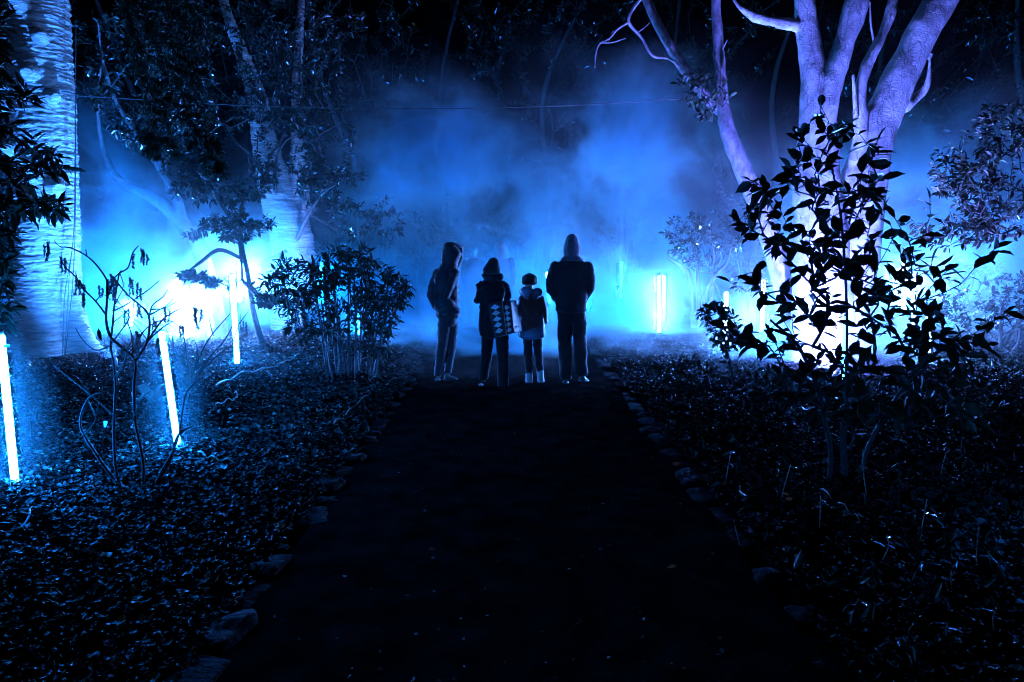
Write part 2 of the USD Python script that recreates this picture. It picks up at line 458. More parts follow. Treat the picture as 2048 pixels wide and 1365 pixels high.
# ------------------------------------------------------------------ smoke
def smoke():
    nodes = {'g': ('geometry', {}), 'sep': ('separate_xyz', {}),
             'nw': ('noise_texture', {'scale': .5, 'detail': 2.}), 'wsub': ('vector_math', {'math_type': 'subtract', 'vector2': (.5, .5, .5)}),
             'wsc': ('vector_math', {'math_type': 'scale', 'scale': 2.2}), 'wadd': ('vector_math', {'math_type': 'add'}),
             'n1': ('noise_texture', {'scale': .45, 'detail': 8., 'roughness': .64}),
             'nr': ('map_range', {'range_type': 'smoothstep', 'from_min': .43, 'from_max': .61, 'to_min': .03, 'to_max': 1.6, 'clamp': True}),
             'top': ('map_range', {'range_type': 'smoothstep', 'from_min': 1.8, 'from_max': 4.8, 'to_min': 1., 'to_max': 0., 'clamp': True}),
             'near': ('map_range', {'range_type': 'smoothstep', 'from_min': 6.9, 'from_max': 8.6, 'to_min': 0., 'to_max': 1., 'clamp': True}),
             'v': ('volume_coefficients', {'phase': 'Henyey-Greenstein', 'anisotropy': .2, 'emission_coeffs': (0, 0, 0)})}
    links = [('g.position', 'nw.vector'), ('nw.color', 'wsub.vector1'), ('wsub.vector', 'wsc.vector1'), ('g.position', 'wadd.vector1'), ('wsc.vector', 'wadd.vector2'),
             ('wadd.vector', 'n1.vector'), ('n1.fac', 'nr.value'), ('g.position', 'sep.vector'), ('sep.z', 'top.value'), ('sep.y', 'near.value')]
    # puffs: centre px, py, depth, radii in metres, density
    puffs = [(330, 590, 12.3, 3.6, 2.4, 2.6, 1.0), (190, 430, 11.8, 1.9, 1.6, 2.3, .8), (1330, 605, 12.9, 1.7, 1.6, 1.5, 1.0), (1420, 590, 14.5, 2.6, 2.0, 1.9, .3), (850, 320, 15.5, 2.8, 3.0, 2.4, .55),
             (1235, 330, 15.0, 3.3, 3.0, 2.7, .42), (1640, 670, 9.7, 2.0, 1.2, 1.2, .7), (1850, 470, 13.5, 3.4, 2.8, 3.0, .7), (1960, 520, 9.6, 1.1, .9, .9, .50), (690, 640, 13.5, 2.5, 2.2, 1.6, .45), (1010, 630, 13.5, 3.6, 3.4, 1.9, .6), (1020, 700, 10.9, 3.2, 1.9, .85, .55)]
    halos = [(18, 840, 4.4, .36, .36, .9, .09), (342, 790, 5.2, .34, .34, .9, .07)]
    nodes['base'] = ('math', {'math_type': 'multiply', 'value2': .013})
    links += [('top.result', 'base.value1')]

    def add_puffs(tag, items, last, pos):
        for k, (px, py, Y, rx, ry, rz, w) in enumerate(items):
            a = tag + str(k)
            nodes['s' + a] = ('vector_math', {'math_type': 'subtract', 'vector2': tuple(at(px, py, Y))})
            nodes['d' + a] = ('vector_math', {'math_type': 'multiply', 'vector2': (1 / rx, 1 / ry, 1 / rz)})
            nodes['l' + a] = ('vector_math', {'math_type': 'length'})
            nodes['m' + a] = ('map_range', {'range_type': 'smoothstep', 'from_min': .1, 'from_max': 1.0, 'to_min': w, 'to_max': 0., 'clamp': True})
            nodes['a' + a] = ('math', {'math_type': 'add'})
            links.extend([(pos, f's{a}.vector1'), (f's{a}.vector', f'd{a}.vector1'), (f'd{a}.vector', f'l{a}.vector1'), (f'l{a}.value', f'm{a}.value'), (f'm{a}.result', f'a{a}.value1'), (last, f'a{a}.value2')])
            last = f'a{a}.value'
        return last

    last = add_puffs('p', puffs, 'base.value', 'wadd.vector')
    nodes['x1'] = ('math', {'math_type': 'multiply'})
    nodes['x2'] = ('math', {'math_type': 'multiply'})
    nodes['n2'] = ('noise_texture', {'scale': 1.5, 'detail': 6., 'roughness': .6, 'distortion': 1.2})
    nodes['nr2'] = ('map_range', {'range_type': 'smoothstep', 'from_min': .34, 'from_max': .64, 'to_min': .35, 'to_max': 1.4, 'clamp': True})
    nodes['x0'] = ('math', {'math_type': 'multiply'})
    links += [('wadd.vector', 'n2.vector'), ('n2.fac', 'nr2.value'), ('nr.result', 'x0.value1'), ('nr2.result', 'x0.value2')]
    links += [(last, 'x1.value1'), ('x0.value', 'x1.value2'), ('x1.value', 'x2.value1'), ('near.result', 'x2.value2')]
    last = add_puffs('h', halos, 'x2.value', 'g.position')
    nodes['cs'] = ('vector_math', {'math_type': 'scale', 'vector1': (1., 1., 1.)})
    nodes['ca'] = ('vector_math', {'math_type': 'scale', 'vector1': (2.6, .35, .0)})
    links += [(last, 'cs.scale'), (last, 'ca.scale'), ('cs.vector', 'v.scatter_coeffs'), ('ca.vector', 'v.absorption_coeffs')]
    m = mat('stage_smoke', nodes, links, volume='v.volume')
    solo('smoke', trimesh.creation.box((40, 28.5, 8.5), trimesh.transformations.translation_matrix((0, 2.5 + 14.25, 3.25))), m,
         'pale machine smoke drifting between the lit tubes behind the people', 'smoke', kind='stuff')


smoke()

# ------------------------------------------------------------------ light tubes
def light_tube(a, b, Y, label, near=False, r=.030):
    A, B = at(a[0], a[1], Y), at(b[0], b[1], Y)
    t = Thing('light_tube', label, 'light tube', B, 'lit tube lamps standing in the beds')
    d = unit(A - B)
    n = np.linalg.norm(A - B)
    body = trimesh.creation.capsule(n - 2 * r, r, count=[8, 16], transform=trimesh.geometry.align_vectors([0, 0, 1], d))
    body.apply_translation((A + B) / 2)
    t.part('tube', body, {True: M_TUBE_NEAR, False: M_TUBE, 2: M_TUBE_HOT, 3: M_TUBE_DIM, 4: M_TUBE_PAIR}[near], smooth=40)
    for x, y in ((B - d * .012, B + d * .006), (A - d * .006, A + d * .012)):
        t.part('end_cap', trimesh.creation.cylinder(r * .7, segment=[x, y], sections=12), M_CAPW, smooth=40)
    s = B
    if near is True:                                              # clips that hold the lamp to its stake
        for h, sg in ((.09, -1), (.93, 1)):
            clip = trimesh.creation.box((.022, .03, .02))
            clip.apply_translation(B + d * n * h + [sg * (r + .009), 0, 0])
            t.part('clip', clip, M_CAPW)
    z = float(bed_height(np.array([B[0]]), np.array([B[1]]))[0])
    if B[2] > z - .1:
        t.part('ground_spike', trimesh.creation.cylinder(.006, segment=[s, s * [1, 1, 0] + [0, 0, min(z, B[2]) - .12]], sections=8), M_METAL)


light_tube((1, 668), (34, 1003), 4.4, 'bright tube lamp at the left edge of the photo, nearest of all', True, .024)
line = spline(np.array([gnd(34, 1003, .05), gnd(60, 1022, .07), gnd(40, 1060, .07), gnd(-40, 1080, .07)]), 30)
solo('lamp_cable', tube(line + [0, 0, .012], .006, 6), M_CABLE, 'black cable on the mulch from the foot of the nearest tube lamp', 'cable')
light_tube((323, 662), (360, 922), 5.2, 'bright leaning tube lamp just right of the bare catkin shrub', True, .024)
light_tube((464, 548), (475, 738), 9.1, 'tall tube lamp at the rear edge of the left bed, foot in the mulch', True, .034)
light_tube((480, 525), (479, 604), 11.7, 'shorter tube lamp standing in smoke just right of the tall rear left one', 2)
light_tube((372, 572), (372, 690), 11.6, 'tube lamp almost lost in the white smoke behind the bare shrub', 2)
light_tube((262, 600), (262, 652), 12.4, 'small far tube lamp in smoke behind the catkin branches', 2)
light_tube((643, 525), (643, 604), 14.5, 'tube lamp seen through the top left of the bamboo-like shrub')
light_tube((716, 632), (722, 690), 12.2, 'tube lamp glowing low behind the right stems of the bamboo-like shrub')
light_tube((1094, 545), (1099, 606), 15.5, 'tube lamp just left of the tallest person\'s elbow', 4)
light_tube((1177, 590), (1177, 618), 15.0, 'short lit tube just right of the tallest person\'s hip')
light_tube((1244, 525), (1241, 598), 17.5, 'dotted thin tube lamp far behind twigs right of the tallest person')
light_tube((1319, 552), (1318, 672), 12.4, 'front one of the pair of tube lamps in the white glow', 4, .021)
light_tube((1328, 552), (1328, 641), 13.6, 'rear one of the pair of tube lamps in the white glow', 4, .021)
light_tube((1453, 585), (1448, 718), 10.2, 'tube lamp behind the small twiggy shrub at the leaning trunk', 4)
light_tube((1527, 560), (1525, 660), 11.5, 'tube lamp behind the leaves left of the multi-stemmed trunk', 2)
light_tube((1692, 630), (1684, 802), 7.4, 'tube lamp behind the stem of the big-leaved shrub', 3, .034)
light_tube((1809, 525), (1807, 625), 12.5, 'left one of two tube lamps above the shrub\'s right half', 2)
light_tube((1827, 548), (1826, 655), 11.8, 'right one of two tube lamps above the shrub\'s right half', 4)
light_tube((1858, 628), (1854, 768), 9.0, 'tube lamp behind the lowest right leaves of the big-leaved shrub', 4)
light_tube((2150, 800), (2120, 1190), 3.45, 'tube lamp just beyond the right edge of the photo', 3, .034)


# ------------------------------------------------------------------ floodlights at the lit trunks
def floodlight(pos, aim, strength, color, label, r=.085, depth=.16):
    pos, aim = np.asarray(pos, float), np.asarray(aim, float)
    d = unit(aim - pos)
    t = Thing('floodlight', label, 'floodlight', pos * [1, 1, 0], 'uplights at the trunks')
    T = trimesh.geometry.align_vectors([0, 0, 1], d)
    T[:3, 3] = pos
    can = trimesh.creation.revolve(np.array([[0, -.05], [r + .012, -.05], [r + .012, depth], [r, depth], [r, .0], [0, .0]]), sections=24)
    can.apply_transform(T)
    t.part('housing', can, M_METAL, smooth=35)
    lens = trimesh.creation.cylinder(r * .86, .006, sections=24)
    lens.apply_translation([0, 0, .012])
    lens.apply_transform(T)
    m = mat('flood_lens_' + t.path.split('/')[-1], {'e': ('emission', {'color': color, 'strength': strength})}, surface='e.emission')
    t.part('lens', lens, m)
    t.part('stake', trimesh.creation.cylinder(.012, segment=[pos - d * .04, pos * [1, 1, 0] + [0, 0, -.1]], sections=8), M_METAL)


floodlight(at(225, 735, 8.7) * [1, 1, 0] + [0, 0, .12], at(95, 100, 9.75), 110000, FLOOD_BLUE, 'small black floodlight at the foot of the furrowed left trunk', .055, .08)
floodlight(at(610, 650, 11.6) * [1, 1, 0] + [0, 0, .25], at(580, 420, 12.9), 17000, (.28, .25, 1.), 'small floodlight behind the bamboo-like shrub under the leaning trunk', .07, .26)
floodlight(at(1650, 735, 7.9) * [1, 1, 0] + [0, 0, .16], at(1700, 330, 9.2), 52000, FLOOD_VIOLET, 'small floodlight in the glow at the foot of the multi-stemmed trunk', .08, .03)


# ------------------------------------------------------------------ trees
def limbs_mesh(chains, edge=.05, it=14, rough=.02, freq=(5, 5, 3), seed=0):
    """Chains of (px, py, Y, diameter px) hulled together into one continuous tapered trunk."""
    M = []
    ico = trimesh.creation.icosphere(2).vertices
    for ch in chains:
        q = np.array([np.r_[at(x, y, Y), d / 2 * Y / F] for x, y, Y, d in ch])
        s = spline(q, max(4, 3 * len(q)))
        for a, b in zip(s[:-1], s[1:]):
            M.append(m3.Manifold.hull_points(np.vstack([ico * a[3] + a[:3], ico * b[3] + b[:3]])))
    m = m3.Manifold.batch_boolean(M, m3.OpType.Add).refine_to_length(edge)
    me = m.to_mesh()
    t = trimesh.Trimesh(me.vert_properties[:, :3], me.tri_verts, process=True)
    trimesh.smoothing.filter_taubin(t, iterations=it)
    n = t.vertex_normals
    k = meshkit.fbm(t.vertices * np.asarray(freq), 4, seed) - .5
    t.vertices = t.vertices + n * (k * rough)[:, None]
    return t


# big left trunk with horizontal furrows
LY = 9.9
big = Thing('furrowed_tree', 'thick trunk with horizontally furrowed pale bark lit from below, left edge', 'tree', at(95, 715, LY) * [1, 1, 0])
q = np.array([np.r_[at(x, y, LY), w / 2 * LY / F] for x, y, w in
              ((112, 775, 250), (108, 725, 200), (103, 680, 148), (97, 620, 126), (94, 540, 116), (92, 440, 115), (88, 320, 112), (84, 180, 108), (78, 60, 104), (74, -60, 100), (66, -260, 92))])
s = spline(q, 620)
v, f = tube(s[:, :3], s[:, 3], 190)
tv = v[:-2].reshape(620, 190, 3)
ctr = s[:, None, :3]
dirn = unit(tv - ctr)
ridge = meshkit.fbm(tv * [5, 5, 52], 4, 31) - .5
ridge2 = meshkit.fbm(tv * [2.6, 2.6, 19], 3, 33) - .5
blk = meshkit.noise(tv * [20, 20, 40], 37) - .5
low = np.clip((1.2 - tv[..., 2]) / 1.2, 0, 1)
but = low * .10 * np.sin(np.arctan2(dirn[..., 1], dirn[..., 0]) * 5 + 1.3)
tv = tv + dirn * (ridge * .042 + ridge2 * .045 + blk * .024 + but)[..., None]
v[:-2] = tv.reshape(-1, 3)
big.part('trunk', (v, f), M_FURROW, smooth=True)
for x, y, r in ((78, 20, 15), (36, 85, 14), (111, 82, 13), (36, 152, 15), (98, 154, 14), (128, 196, 12), (40, 214, 16), (134, 372, 15), (112, 432, 10), (60, 300, 13)):
    c = at(x, y, LY)
    i = int(np.argmin(np.abs(s[:, 2] - c[2])))
    rad, cen = s[i, 3], s[i, :3]
    dx = np.clip((c[0] - cen[0]) / rad, -.96, .96)
    nrm = np.array([dx, -math.sqrt(1 - dx * dx), -.1])
    p0 = cen + nrm * rad
    rr = r * LY / F
    line = spline(np.array([np.r_[p0 - nrm * .1, rr * 1.25], np.r_[p0 + nrm * .02, rr * 1.15], np.r_[p0 + nrm * .10, rr * .85], np.r_[p0 + nrm * .15 + [0, 0, -.02], rr * .6], np.r_[p0 + nrm * .10, rr * .28], np.r_[p0 + nrm * .05, rr * .12]]), 22)
    big.part('branch_knot', tube(line[:, :3], line[:, 3], 20, .03, 3, (14, 14, 14)), M_FURROW, smooth=True)
for k, pts in enumerate(([(152, 40), (151, 200), (151, 420), (146, 560), (136, 660), (128, 740)], [(151, 200), (149, 440), (139, 545), (134, 640), (126, 745)], [(150, 300), (147, 470), (131, 580), (127, 650), (125, 742)])):
    line = spline(np.array([at(x, y, LY - .30 - .03 * k - (.25 if y > 640 else .05 if y > 540 else 0)) for x, y in pts]), 60)
    solo('cable', tube(line, .0055, 5), M_CABLE, ('outermost of the black cables running down the furrowed left trunk', 'middle black cable running down the furrowed left trunk', 'innermost black cable bulging away from the furrowed left trunk')[k], 'cable')
lay = s[int(np.argmin(np.abs(s[:, 2] - at(90, 186, LY)[2])))]
ring = np.array([lay[:3] + (lay[3] + .03) * np.array([math.cos(a), math.sin(a), .02 * math.sin(3 * a)]) for a in np.linspace(0, 2 * np.pi, 60)])
solo('strap', tube(ring, .012, 6), M_CABLE, 'dark strap around the furrowed left trunk high up', 'strap')
tag = trimesh.creation.box((.11, .012, .05))
tag.apply_translation(lay[:3] + [-.27, -lay[3] * .86 - .01, 0])
solo('trunk_tag', tag, M_WHITE, 'small white tag on the strap of the furrowed left trunk', 'tag')
wire = spline(np.array([at(152, 192, 9.6), at(500, 212, 10.2), at(800, 218, 10.6), at(1100, 213, 10.8), at(1392, 196, 10.9)]), 80)
solo('wire', tube(wire, .006, 5), M_CABLE, 'thin dark wire strung high across between the two trunks', 'wire')

# violet-lit furrowed tree left of centre
mid = Thing('leaning_conifer', 'leaning pale furrowed trunk lit violet behind the bamboo-like shrub', 'tree', at(592, 660, 13) * [1, 1, 0])
tm = limbs_mesh([[(592, 690, 13, 100), (588, 560, 13, 86), (582, 470, 13, 82), (556, 390, 13, 70), (530, 290, 13, 48), (515, 200, 13, 36), (490, 125, 13, 27), (455, 30, 13, 18), (430, -60, 13, 13)],
                 [(585, 480, 13, 60), (596, 390, 13.1, 44), (598, 290, 13.2, 30), (594, 180, 13.3, 19), (600, 60, 13.4, 14), (606, -80, 13.5, 10)]], .05, 8, .07, (4, 4, 26), 12)
mid.part('trunk', tm, M_FURROW, smooth=True)
for k, pts in enumerate(([(588, 500, 12.8, 9), (610, 440, 12.5, 7), (650, 385, 12.3, 4), (690, 360, 12.2, 2)], [(560, 420, 12.9, 9), (548, 350, 12.5, 6), (565, 290, 12.3, 4), (600, 262, 12.2, 2)], [(520, 240, 12.9, 8), (470, 235, 12.6, 5), (420, 265, 12.4, 3)], [(580, 500, 12.7, 8), (545, 512, 12.3, 6), (510, 535, 12.1, 3), (470, 560, 12, 2)], [(598, 300, 13, 8), (640, 270, 12.7, 5), (690, 240, 12.5, 2)])):
    mid.part('branch', pxline(pts, 24, 7, .06, k), M_DARKBARK, smooth=True)
tg = np.vstack([px_targets([(590, 250), (700, 210), (730, 330), (690, 410), (600, 420)], 60, 11.8, 13.2, 61), px_targets([(380, 0), (720, -40), (700, 210), (560, 260), (420, 260), (360, 130)], 170, 11.4, 14, 62), px_targets([(450, 60), (640, 40), (660, 370), (500, 360)], 120, 11.2, 12.6, 68), px_targets([(630, 380), (800, 400), (830, 470), (690, 480)], 40, 12.2, 14, 63)])
bm, tw = grow(spline(np.array([at(590, 470, 13), at(596, 350, 13.1), at(598, 200, 13.2), at(602, 20, 13.4)]), 14), tg, .004, .42, 6, .05, .3)
mid.part('branches', bm, M_DARKBARK)
add_leaves(mid, twig_leaves(tw, 26, .10, .22, 64, .3, .9, .9), M_GLOSS, 0)

# right multi-stemmed tree
RY = 9.2
multi = Thing('multi_stemmed_tree', 'big pale smooth-barked tree with several stems lit violet, right', 'tree', at(1650, 740, RY) * [1, 1, 0])
tm = limbs_mesh([[(1640, 800, RY, 210), (1640, 735, RY, 150), (1645, 640, RY, 120), (1640, 480, RY, 100), (1632, 380, RY, 86), (1636, 290, RY, 76), (1634, 210, RY, 62), (1624, 120, RY, 46), (1612, 40, RY, 40), (1606, -60, RY, 36)],
                 [(1632, 330, RY - .03, 62), (1648, 240, RY - .1, 44), (1668, 150, RY - .14, 42), (1694, 70, RY - .16, 42), (1714, 0, RY - .2, 40), (1735, -90, RY - .2, 36)],
                 [(1668, 740, RY + .1, 130), (1690, 620, RY + .1, 108), (1708, 480, RY + .1, 98), (1728, 360, RY + .1, 86), (1752, 270, RY + .1, 72), (1788, 180, RY + .1, 64), (1838, 80, RY + .1, 62), (1884, 0, RY + .1, 58), (1930, -80, RY + .1, 50)],
                 [(1720, 320, RY, 40), (1722, 250, RY - .02, 24), (1722, 170, RY - .04, 24), (1750, 100, RY, 21), (1776, 40, RY + .05, 19), (1796, -60, RY + .1, 17)],
                 [(1606, 55, RY, 22), (1560, 46, RY - .1, 20), (1515, 36, RY - .25, 15), (1482, 18, RY - .35, 10), (1464, -6, RY - .4, 6)],
                 [(1808, 210, RY + .2, 26), (1838, 190, RY + .25, 16), (1856, 165, RY + .2, 8), (1860, 115, RY + .2, 6)]], .04, 9, .075, (4, 4, 2.4), 41)
multi.part('trunk', tm, M_SMOOTHBARK, smooth=True)
for pts in ([(1712, 240, RY - .1, 10), (1706, 150, RY - .2, 5)], [(1750, 95, RY, 6), (1742, 50, RY, 4), (1740, 5, RY, 3)], [(1858, 120, RY + .2, 6), (1862, 108, RY + .2, 9)]):
    multi.part('branch', pxline(pts, 8, 6), M_SMOOTHBARK, smooth=True)

# leaning patchy trunk left of it, with thin bare branches
lean = Thing('leaning_tree', 'slim leaning trunk with patchy bark, forked, left of the multi-stemmed tree', 'tree', at(1606, 735, 9.8) * [1, 1, 0])
tm = limbs_mesh([[(1612, 760, 9.8, 90), (1596, 660, 9.8, 70), (1576, 575, 9.8, 54), (1545, 490, 9.9, 40), (1512, 400, 10, 37), (1480, 325, 10.1, 34), (1455, 260, 10.2, 30), (1444, 200, 10.3, 24), (1438, 110, 10.4, 20), (1432, 20, 10.5, 18), (1428, -60, 10.5, 16)],
                 [(1446, 225, 10.3, 24), (1405, 185, 10.4, 22), (1360, 125, 10.5, 20), (1322, 62, 10.6, 18), (1292, 0, 10.7, 16), (1265, -60, 10.8, 14)]], .04, 8, .03, (9, 9, 6), 55)
lean.part('trunk', tm, M_PATCHBARK, smooth=True)
for k, pts in enumerate(([(1392, 170, 10.4, 6), (1345, 122, 10.3, 5), (1305, 112, 10.2, 5), (1282, 75, 10.2, 5), (1257, 45, 10.1, 6), (1268, 15, 10.1, 6), (1288, -10, 10.1, 6)], [(1257, 45, 10.1, 5), (1234, 60, 10.1, 4), (1218, 78, 10.1, 3), (1200, 88, 10.1, 3), (1191, 108, 10.1, 3), (1189, 136, 10.1, 2)],
                         [(1200, 87, 10.1, 3), (1225, 86, 10.1, 2), (1252, 76, 10.1, 2)], [(1228, 62, 10.1, 3), (1222, 72, 10.1, 2), (1217, 84, 10.1, 1)], [(1276, 66, 10.2, 3), (1290, 55, 10.2, 2), (1300, 45, 10.2, 1)], [(1440, 105, 10.4, 5), (1447, 92, 10.3, 3), (1454, 80, 10.3, 2)])):
    lean.part('branch', pxline(pts, 28, 6, .03, k), M_PATCHBARK, smooth=True)
tg = px_targets([(1352, 150), (1400, 140), (1440, 165), (1466, 195), (1450, 215), (1425, 240), (1400, 232), (1370, 215), (1358, 180)], 46, 9.6, 10.4, 71)
bm, tw = grow(np.array([at(1446, 215, 10.2), at(1425, 200, 10.1), at(1410, 190, 10.0)]), tg, .0025, .4, 7)
lean.part('twigs', bm, M_TWIG)
add_leaves(lean, twig_leaves(tw, 5, .12, .24, 72), M_LEAF, 230)

# sloping limb tree behind the left smoke
slope = Thing('sloping_tree', 'tree with a pale sloping limb in the smoke right of the furrowed trunk', 'tree', at(430, 690, 11.9) * [1, 1, 0])
tm = limbs_mesh([[(440, 700, 11.9, 42), (425, 600, 11.9, 36), (400, 500, 11.8, 32), (366, 448, 11.6, 30), (330, 412, 11.5, 27), (292, 388, 11.4, 24), (255, 372, 11.3, 18), (222, 340, 11.3, 13), (200, 270, 11.3, 9), (196, 190, 11.3, 5), (205, 110, 11.3, 2)],
                 [(366, 448, 11.6, 24), (352, 395, 11.5, 18), (318, 330, 11.5, 15), (270, 262, 11.5, 11), (230, 200, 11.5, 8), (205, 120, 11.4, 5), (196, 40, 11.3, 2)]], .05, 8, .03, (6, 6, 6), 81)
slope.part('trunk', tm, M_GREYBARK, smooth=True)
tg = np.vstack([px_targets([(150, 40), (330, 0), (420, 120), (440, 330), (330, 330), (240, 300), (165, 220)], 150, 10.3, 12.9, 82), px_targets([(330, 340), (450, 330), (460, 400), (350, 395)], 30, 10.7, 11.9, 83)])
bm, tw = grow(spline(np.array([at(352, 395, 11.5), at(318, 330, 11.5), at(270, 262, 11.5), at(230, 200, 11.5)]), 10), tg, .004, .42, 8, .05, .3)
slope.part('branches', bm, M_DARKBARK)
add_leaves(slope, twig_leaves(tw, 22, .13, .22, 84, .3, .9, .9), M_GLOSS, 0)

# layered shrub in the smoke
lay_t = Thing('layered_tree', 'small tree with flat layered leaf pads dark against the left smoke', 'tree', at(478, 680, 11.0) * [1, 1, 0])
lay_t.part('trunk', limbs_mesh([[(530, 706, 11.0, 15), (508, 630, 11.0, 11), (496, 550, 11.0, 9), (480, 470, 11.0, 8), (486, 400, 11.0, 6), (498, 330, 11.0, 4)], [(488, 520, 11.0, 8), (440, 500, 10.8, 9), (405, 522, 10.7, 7), (378, 542, 10.6, 4)], [(480, 470, 11.0, 9), (450, 420, 10.8, 7), (430, 395, 10.7, 4)], [(484, 560, 11.0, 8), (515, 590, 10.8, 6), (560, 600, 10.6, 3)]], .04, 5, .01, (5, 5, 5), 91), M_DARKBARK, smooth=True)
tg = np.vstack([px_targets(p, n, 10.0, 11.6, 92 + k) for k, (p, n) in enumerate((([(355, 470), (400, 435), (470, 425), (555, 438), (560, 452), (500, 480), (410, 486)], 80), ([(345, 545), (400, 540), (440, 560), (438, 574), (375, 566)], 34), ([(492, 592), (530, 585), (600, 598), (590, 610), (510, 612)], 34), ([(410, 380), (520, 340), (560, 390), (450, 420)], 34)))])
bm, tw = grow(spline(np.array([at(484, 560, 11.0), at(482, 520, 11.0), at(478, 470, 11.0), at(486, 400, 11.0)]), 10), tg, .003, .42, 9, .02, .25)
lay_t.part('branches', bm, M_DARKBARK)
add_leaves(lay_t, twig_leaves(tw, 20, .09, .25, 96, .12, 1.0, .8), M_LEAF, 0)

# many-stemmed shrub at the pair of tubes
ms = Thing('many_stemmed_shrub', 'many-stemmed shrub with small bright leaves right of the pair of tube lamps', 'shrub', at(1395, 645, 12.9) * [1, 1, 0])
for k, pts in enumerate(([(1388, 660, 12.9, 12), (1384, 600, 12.9, 10), (1377, 548, 12.9, 9), (1358, 528, 12.8, 7), (1336, 514, 12.7, 5), (1338, 500, 12.7, 3)], [(1394, 660, 12.9, 11), (1398, 590, 12.9, 9), (1394, 540, 13.0, 7), (1385, 480, 13.1, 5)], [(1404, 660, 12.9, 11), (1410, 590, 12.9, 9), (1432, 550, 12.9, 8), (1456, 520, 12.9, 6), (1470, 470, 12.9, 4)], [(1414, 660, 12.9, 10), (1424, 590, 13.0, 7), (1428, 520, 13.0, 5), (1420, 460, 13.1, 3)])):
    ms.part('stem', pxline(pts, 30, 7, .05, k), M_DARKBARK, smooth=True)
tg = px_targets([(1320, 470), (1350, 430), (1420, 415), (1480, 440), (1485, 505), (1430, 530), (1390, 540), (1345, 510)], 90, 12.1, 13.9, 101)
bm, tw = grow(spline(np.array([at(1398, 590, 12.9), at(1394, 540, 13.0), at(1388, 490, 13.1)]), 8), tg, .004, .4, 10, .04, .25)
ms.part('branches', bm, M_DARKBARK)
add_leaves(ms, twig_leaves(tw, 14, .10, .22, 102), M_GLOSS, 0)

# background trees and shrubs, each with its own trunk and crown
back = [(-40, 18, 9, 4.4, 'dark broadleaf tree far behind the furrowed trunk at the left edge'), (300, 19, 11, 4.6, 'dark tall tree behind the sloping pale limb'), (690, 18.5, 10, 4.2, 'dark tree behind and right of the violet-lit furrowed trunk'),
        (900, 22, 11, 4.4, 'dark tree far back above the two left people'), (1080, 20, 10, 3.6, 'dark tree far back between the child and the tallest person'), (1250, 21, 11, 4.2, 'dark tree far back right of the tallest person'),
        (1530, 19, 10, 4.2, 'dark tree far back left of the multi-stemmed tree'), (1790, 20, 11, 4.4, 'dark tree far back right of the multi-stemmed tree'), (2060, 17, 10, 4.2, 'dark tree far back at the right edge')]
for k, (px, Y, hgt, rad, label) in enumerate(back):
    b = at(px, 600, Y) * [1, 1, 0]
    rg = np.random.default_rng(200 + k)
    t = Thing('background_tree', label, 'tree', b, None)
    sp = spline(np.array([b + [0, 0, -.1], b + [rg.normal() * .3, 0, hgt * .3], b + [rg.normal() * .6, 0, hgt * .6], b + [rg.normal() * .8, 0, hgt * .95]]), 24)
    t.part('trunk', tube(sp, np.linspace(.13, .03, 24), 12, .05, k, (5, 5, 3)), M_DARKBARK, smooth=True)
    u = unit(rg.normal(size=(150, 3))) * rg.uniform(.35, 1, (150, 1)) ** .5
    tg = b + [0, 0, hgt * .58] + u * [rad * .62, rad * .5, hgt * .46]
    tg = tg[tg[:, 2] > .9]
    bm, tw = grow(sp[3:18], tg, .004, .40, 210 + k, .03, .45)
    t.part('branches', bm, M_TWIG)
    add_leaves(t, twig_leaves(tw, 30, .17, .24, 220 + k, .3, 1.0, .95), M_GLOSS, 0)

shr = [(850, 15.5, 2.4, 1.5, 'speckled shrub in blue smoke behind the left person'), (760, 16.5, 2.8, 1.6, 'shrub in smoke above the bamboo-like shrub'), (1060, 17, 2.6, 1.5, 'hazy shrub behind the small hooded child'), (1240, 18.2, 2.6, 1.3, 'twiggy shrub behind the dotted far tube lamp'), (1490, 14, 2.6, 1.0, 'hazy shrub just left of the leaning patchy trunk'),
       (2010, 10.2, 1.25, 1.2, 'low dark shrub at the right edge in blue smoke'), (1935, 12.5, 1.5, .9, 'low leafy shrub in smoke right of the tube lamps'), (700, 19, 3.4, 2.0, 'far shrub behind the violet-lit trunk'), (560, 18, 3.0, 1.8, 'far shrub low behind the layered tree'), (960, 19, 3.0, 1.8, 'far shrub between the two left people')]
for k, (px, Y, hgt, rad, label) in enumerate(shr):
    b = at(px, 600, Y) * [1, 1, 0]
    rg = np.random.default_rng(300 + k)
    t = Thing('background_shrub', label, 'shrub', b)
    for j in range(4):
        e = b + [rg.normal() * rad * .35, rg.normal() * .3, hgt * rg.uniform(.6, .95)]
        t.part('stem', tube(spline(np.array([b + rg.normal(size=3) * [.12, .12, 0], (b + e) / 2 + rg.normal(size=3) * .12, e]), 12), np.linspace(.03, .008, 12), 6), M_DARKBARK, smooth=True)
    u = unit(rg.normal(size=(70, 3))) * rg.uniform(.3, 1, (70, 1)) ** .5
    tg = b + [0, 0, hgt * .6] + u * [rad * .8, rad * .6, hgt * .42]
    bm, tw = grow(spline(np.array([b, b + [0, 0, hgt * .4], b + [.05, 0, hgt * .7]]), 8), tg, .003, .4, 310 + k, .03, .25)
    t.part('branches', bm, M_TWIG)
    add_leaves(t, twig_leaves(tw, 16, .09, .24, 320 + k), M_GLOSS, 0)

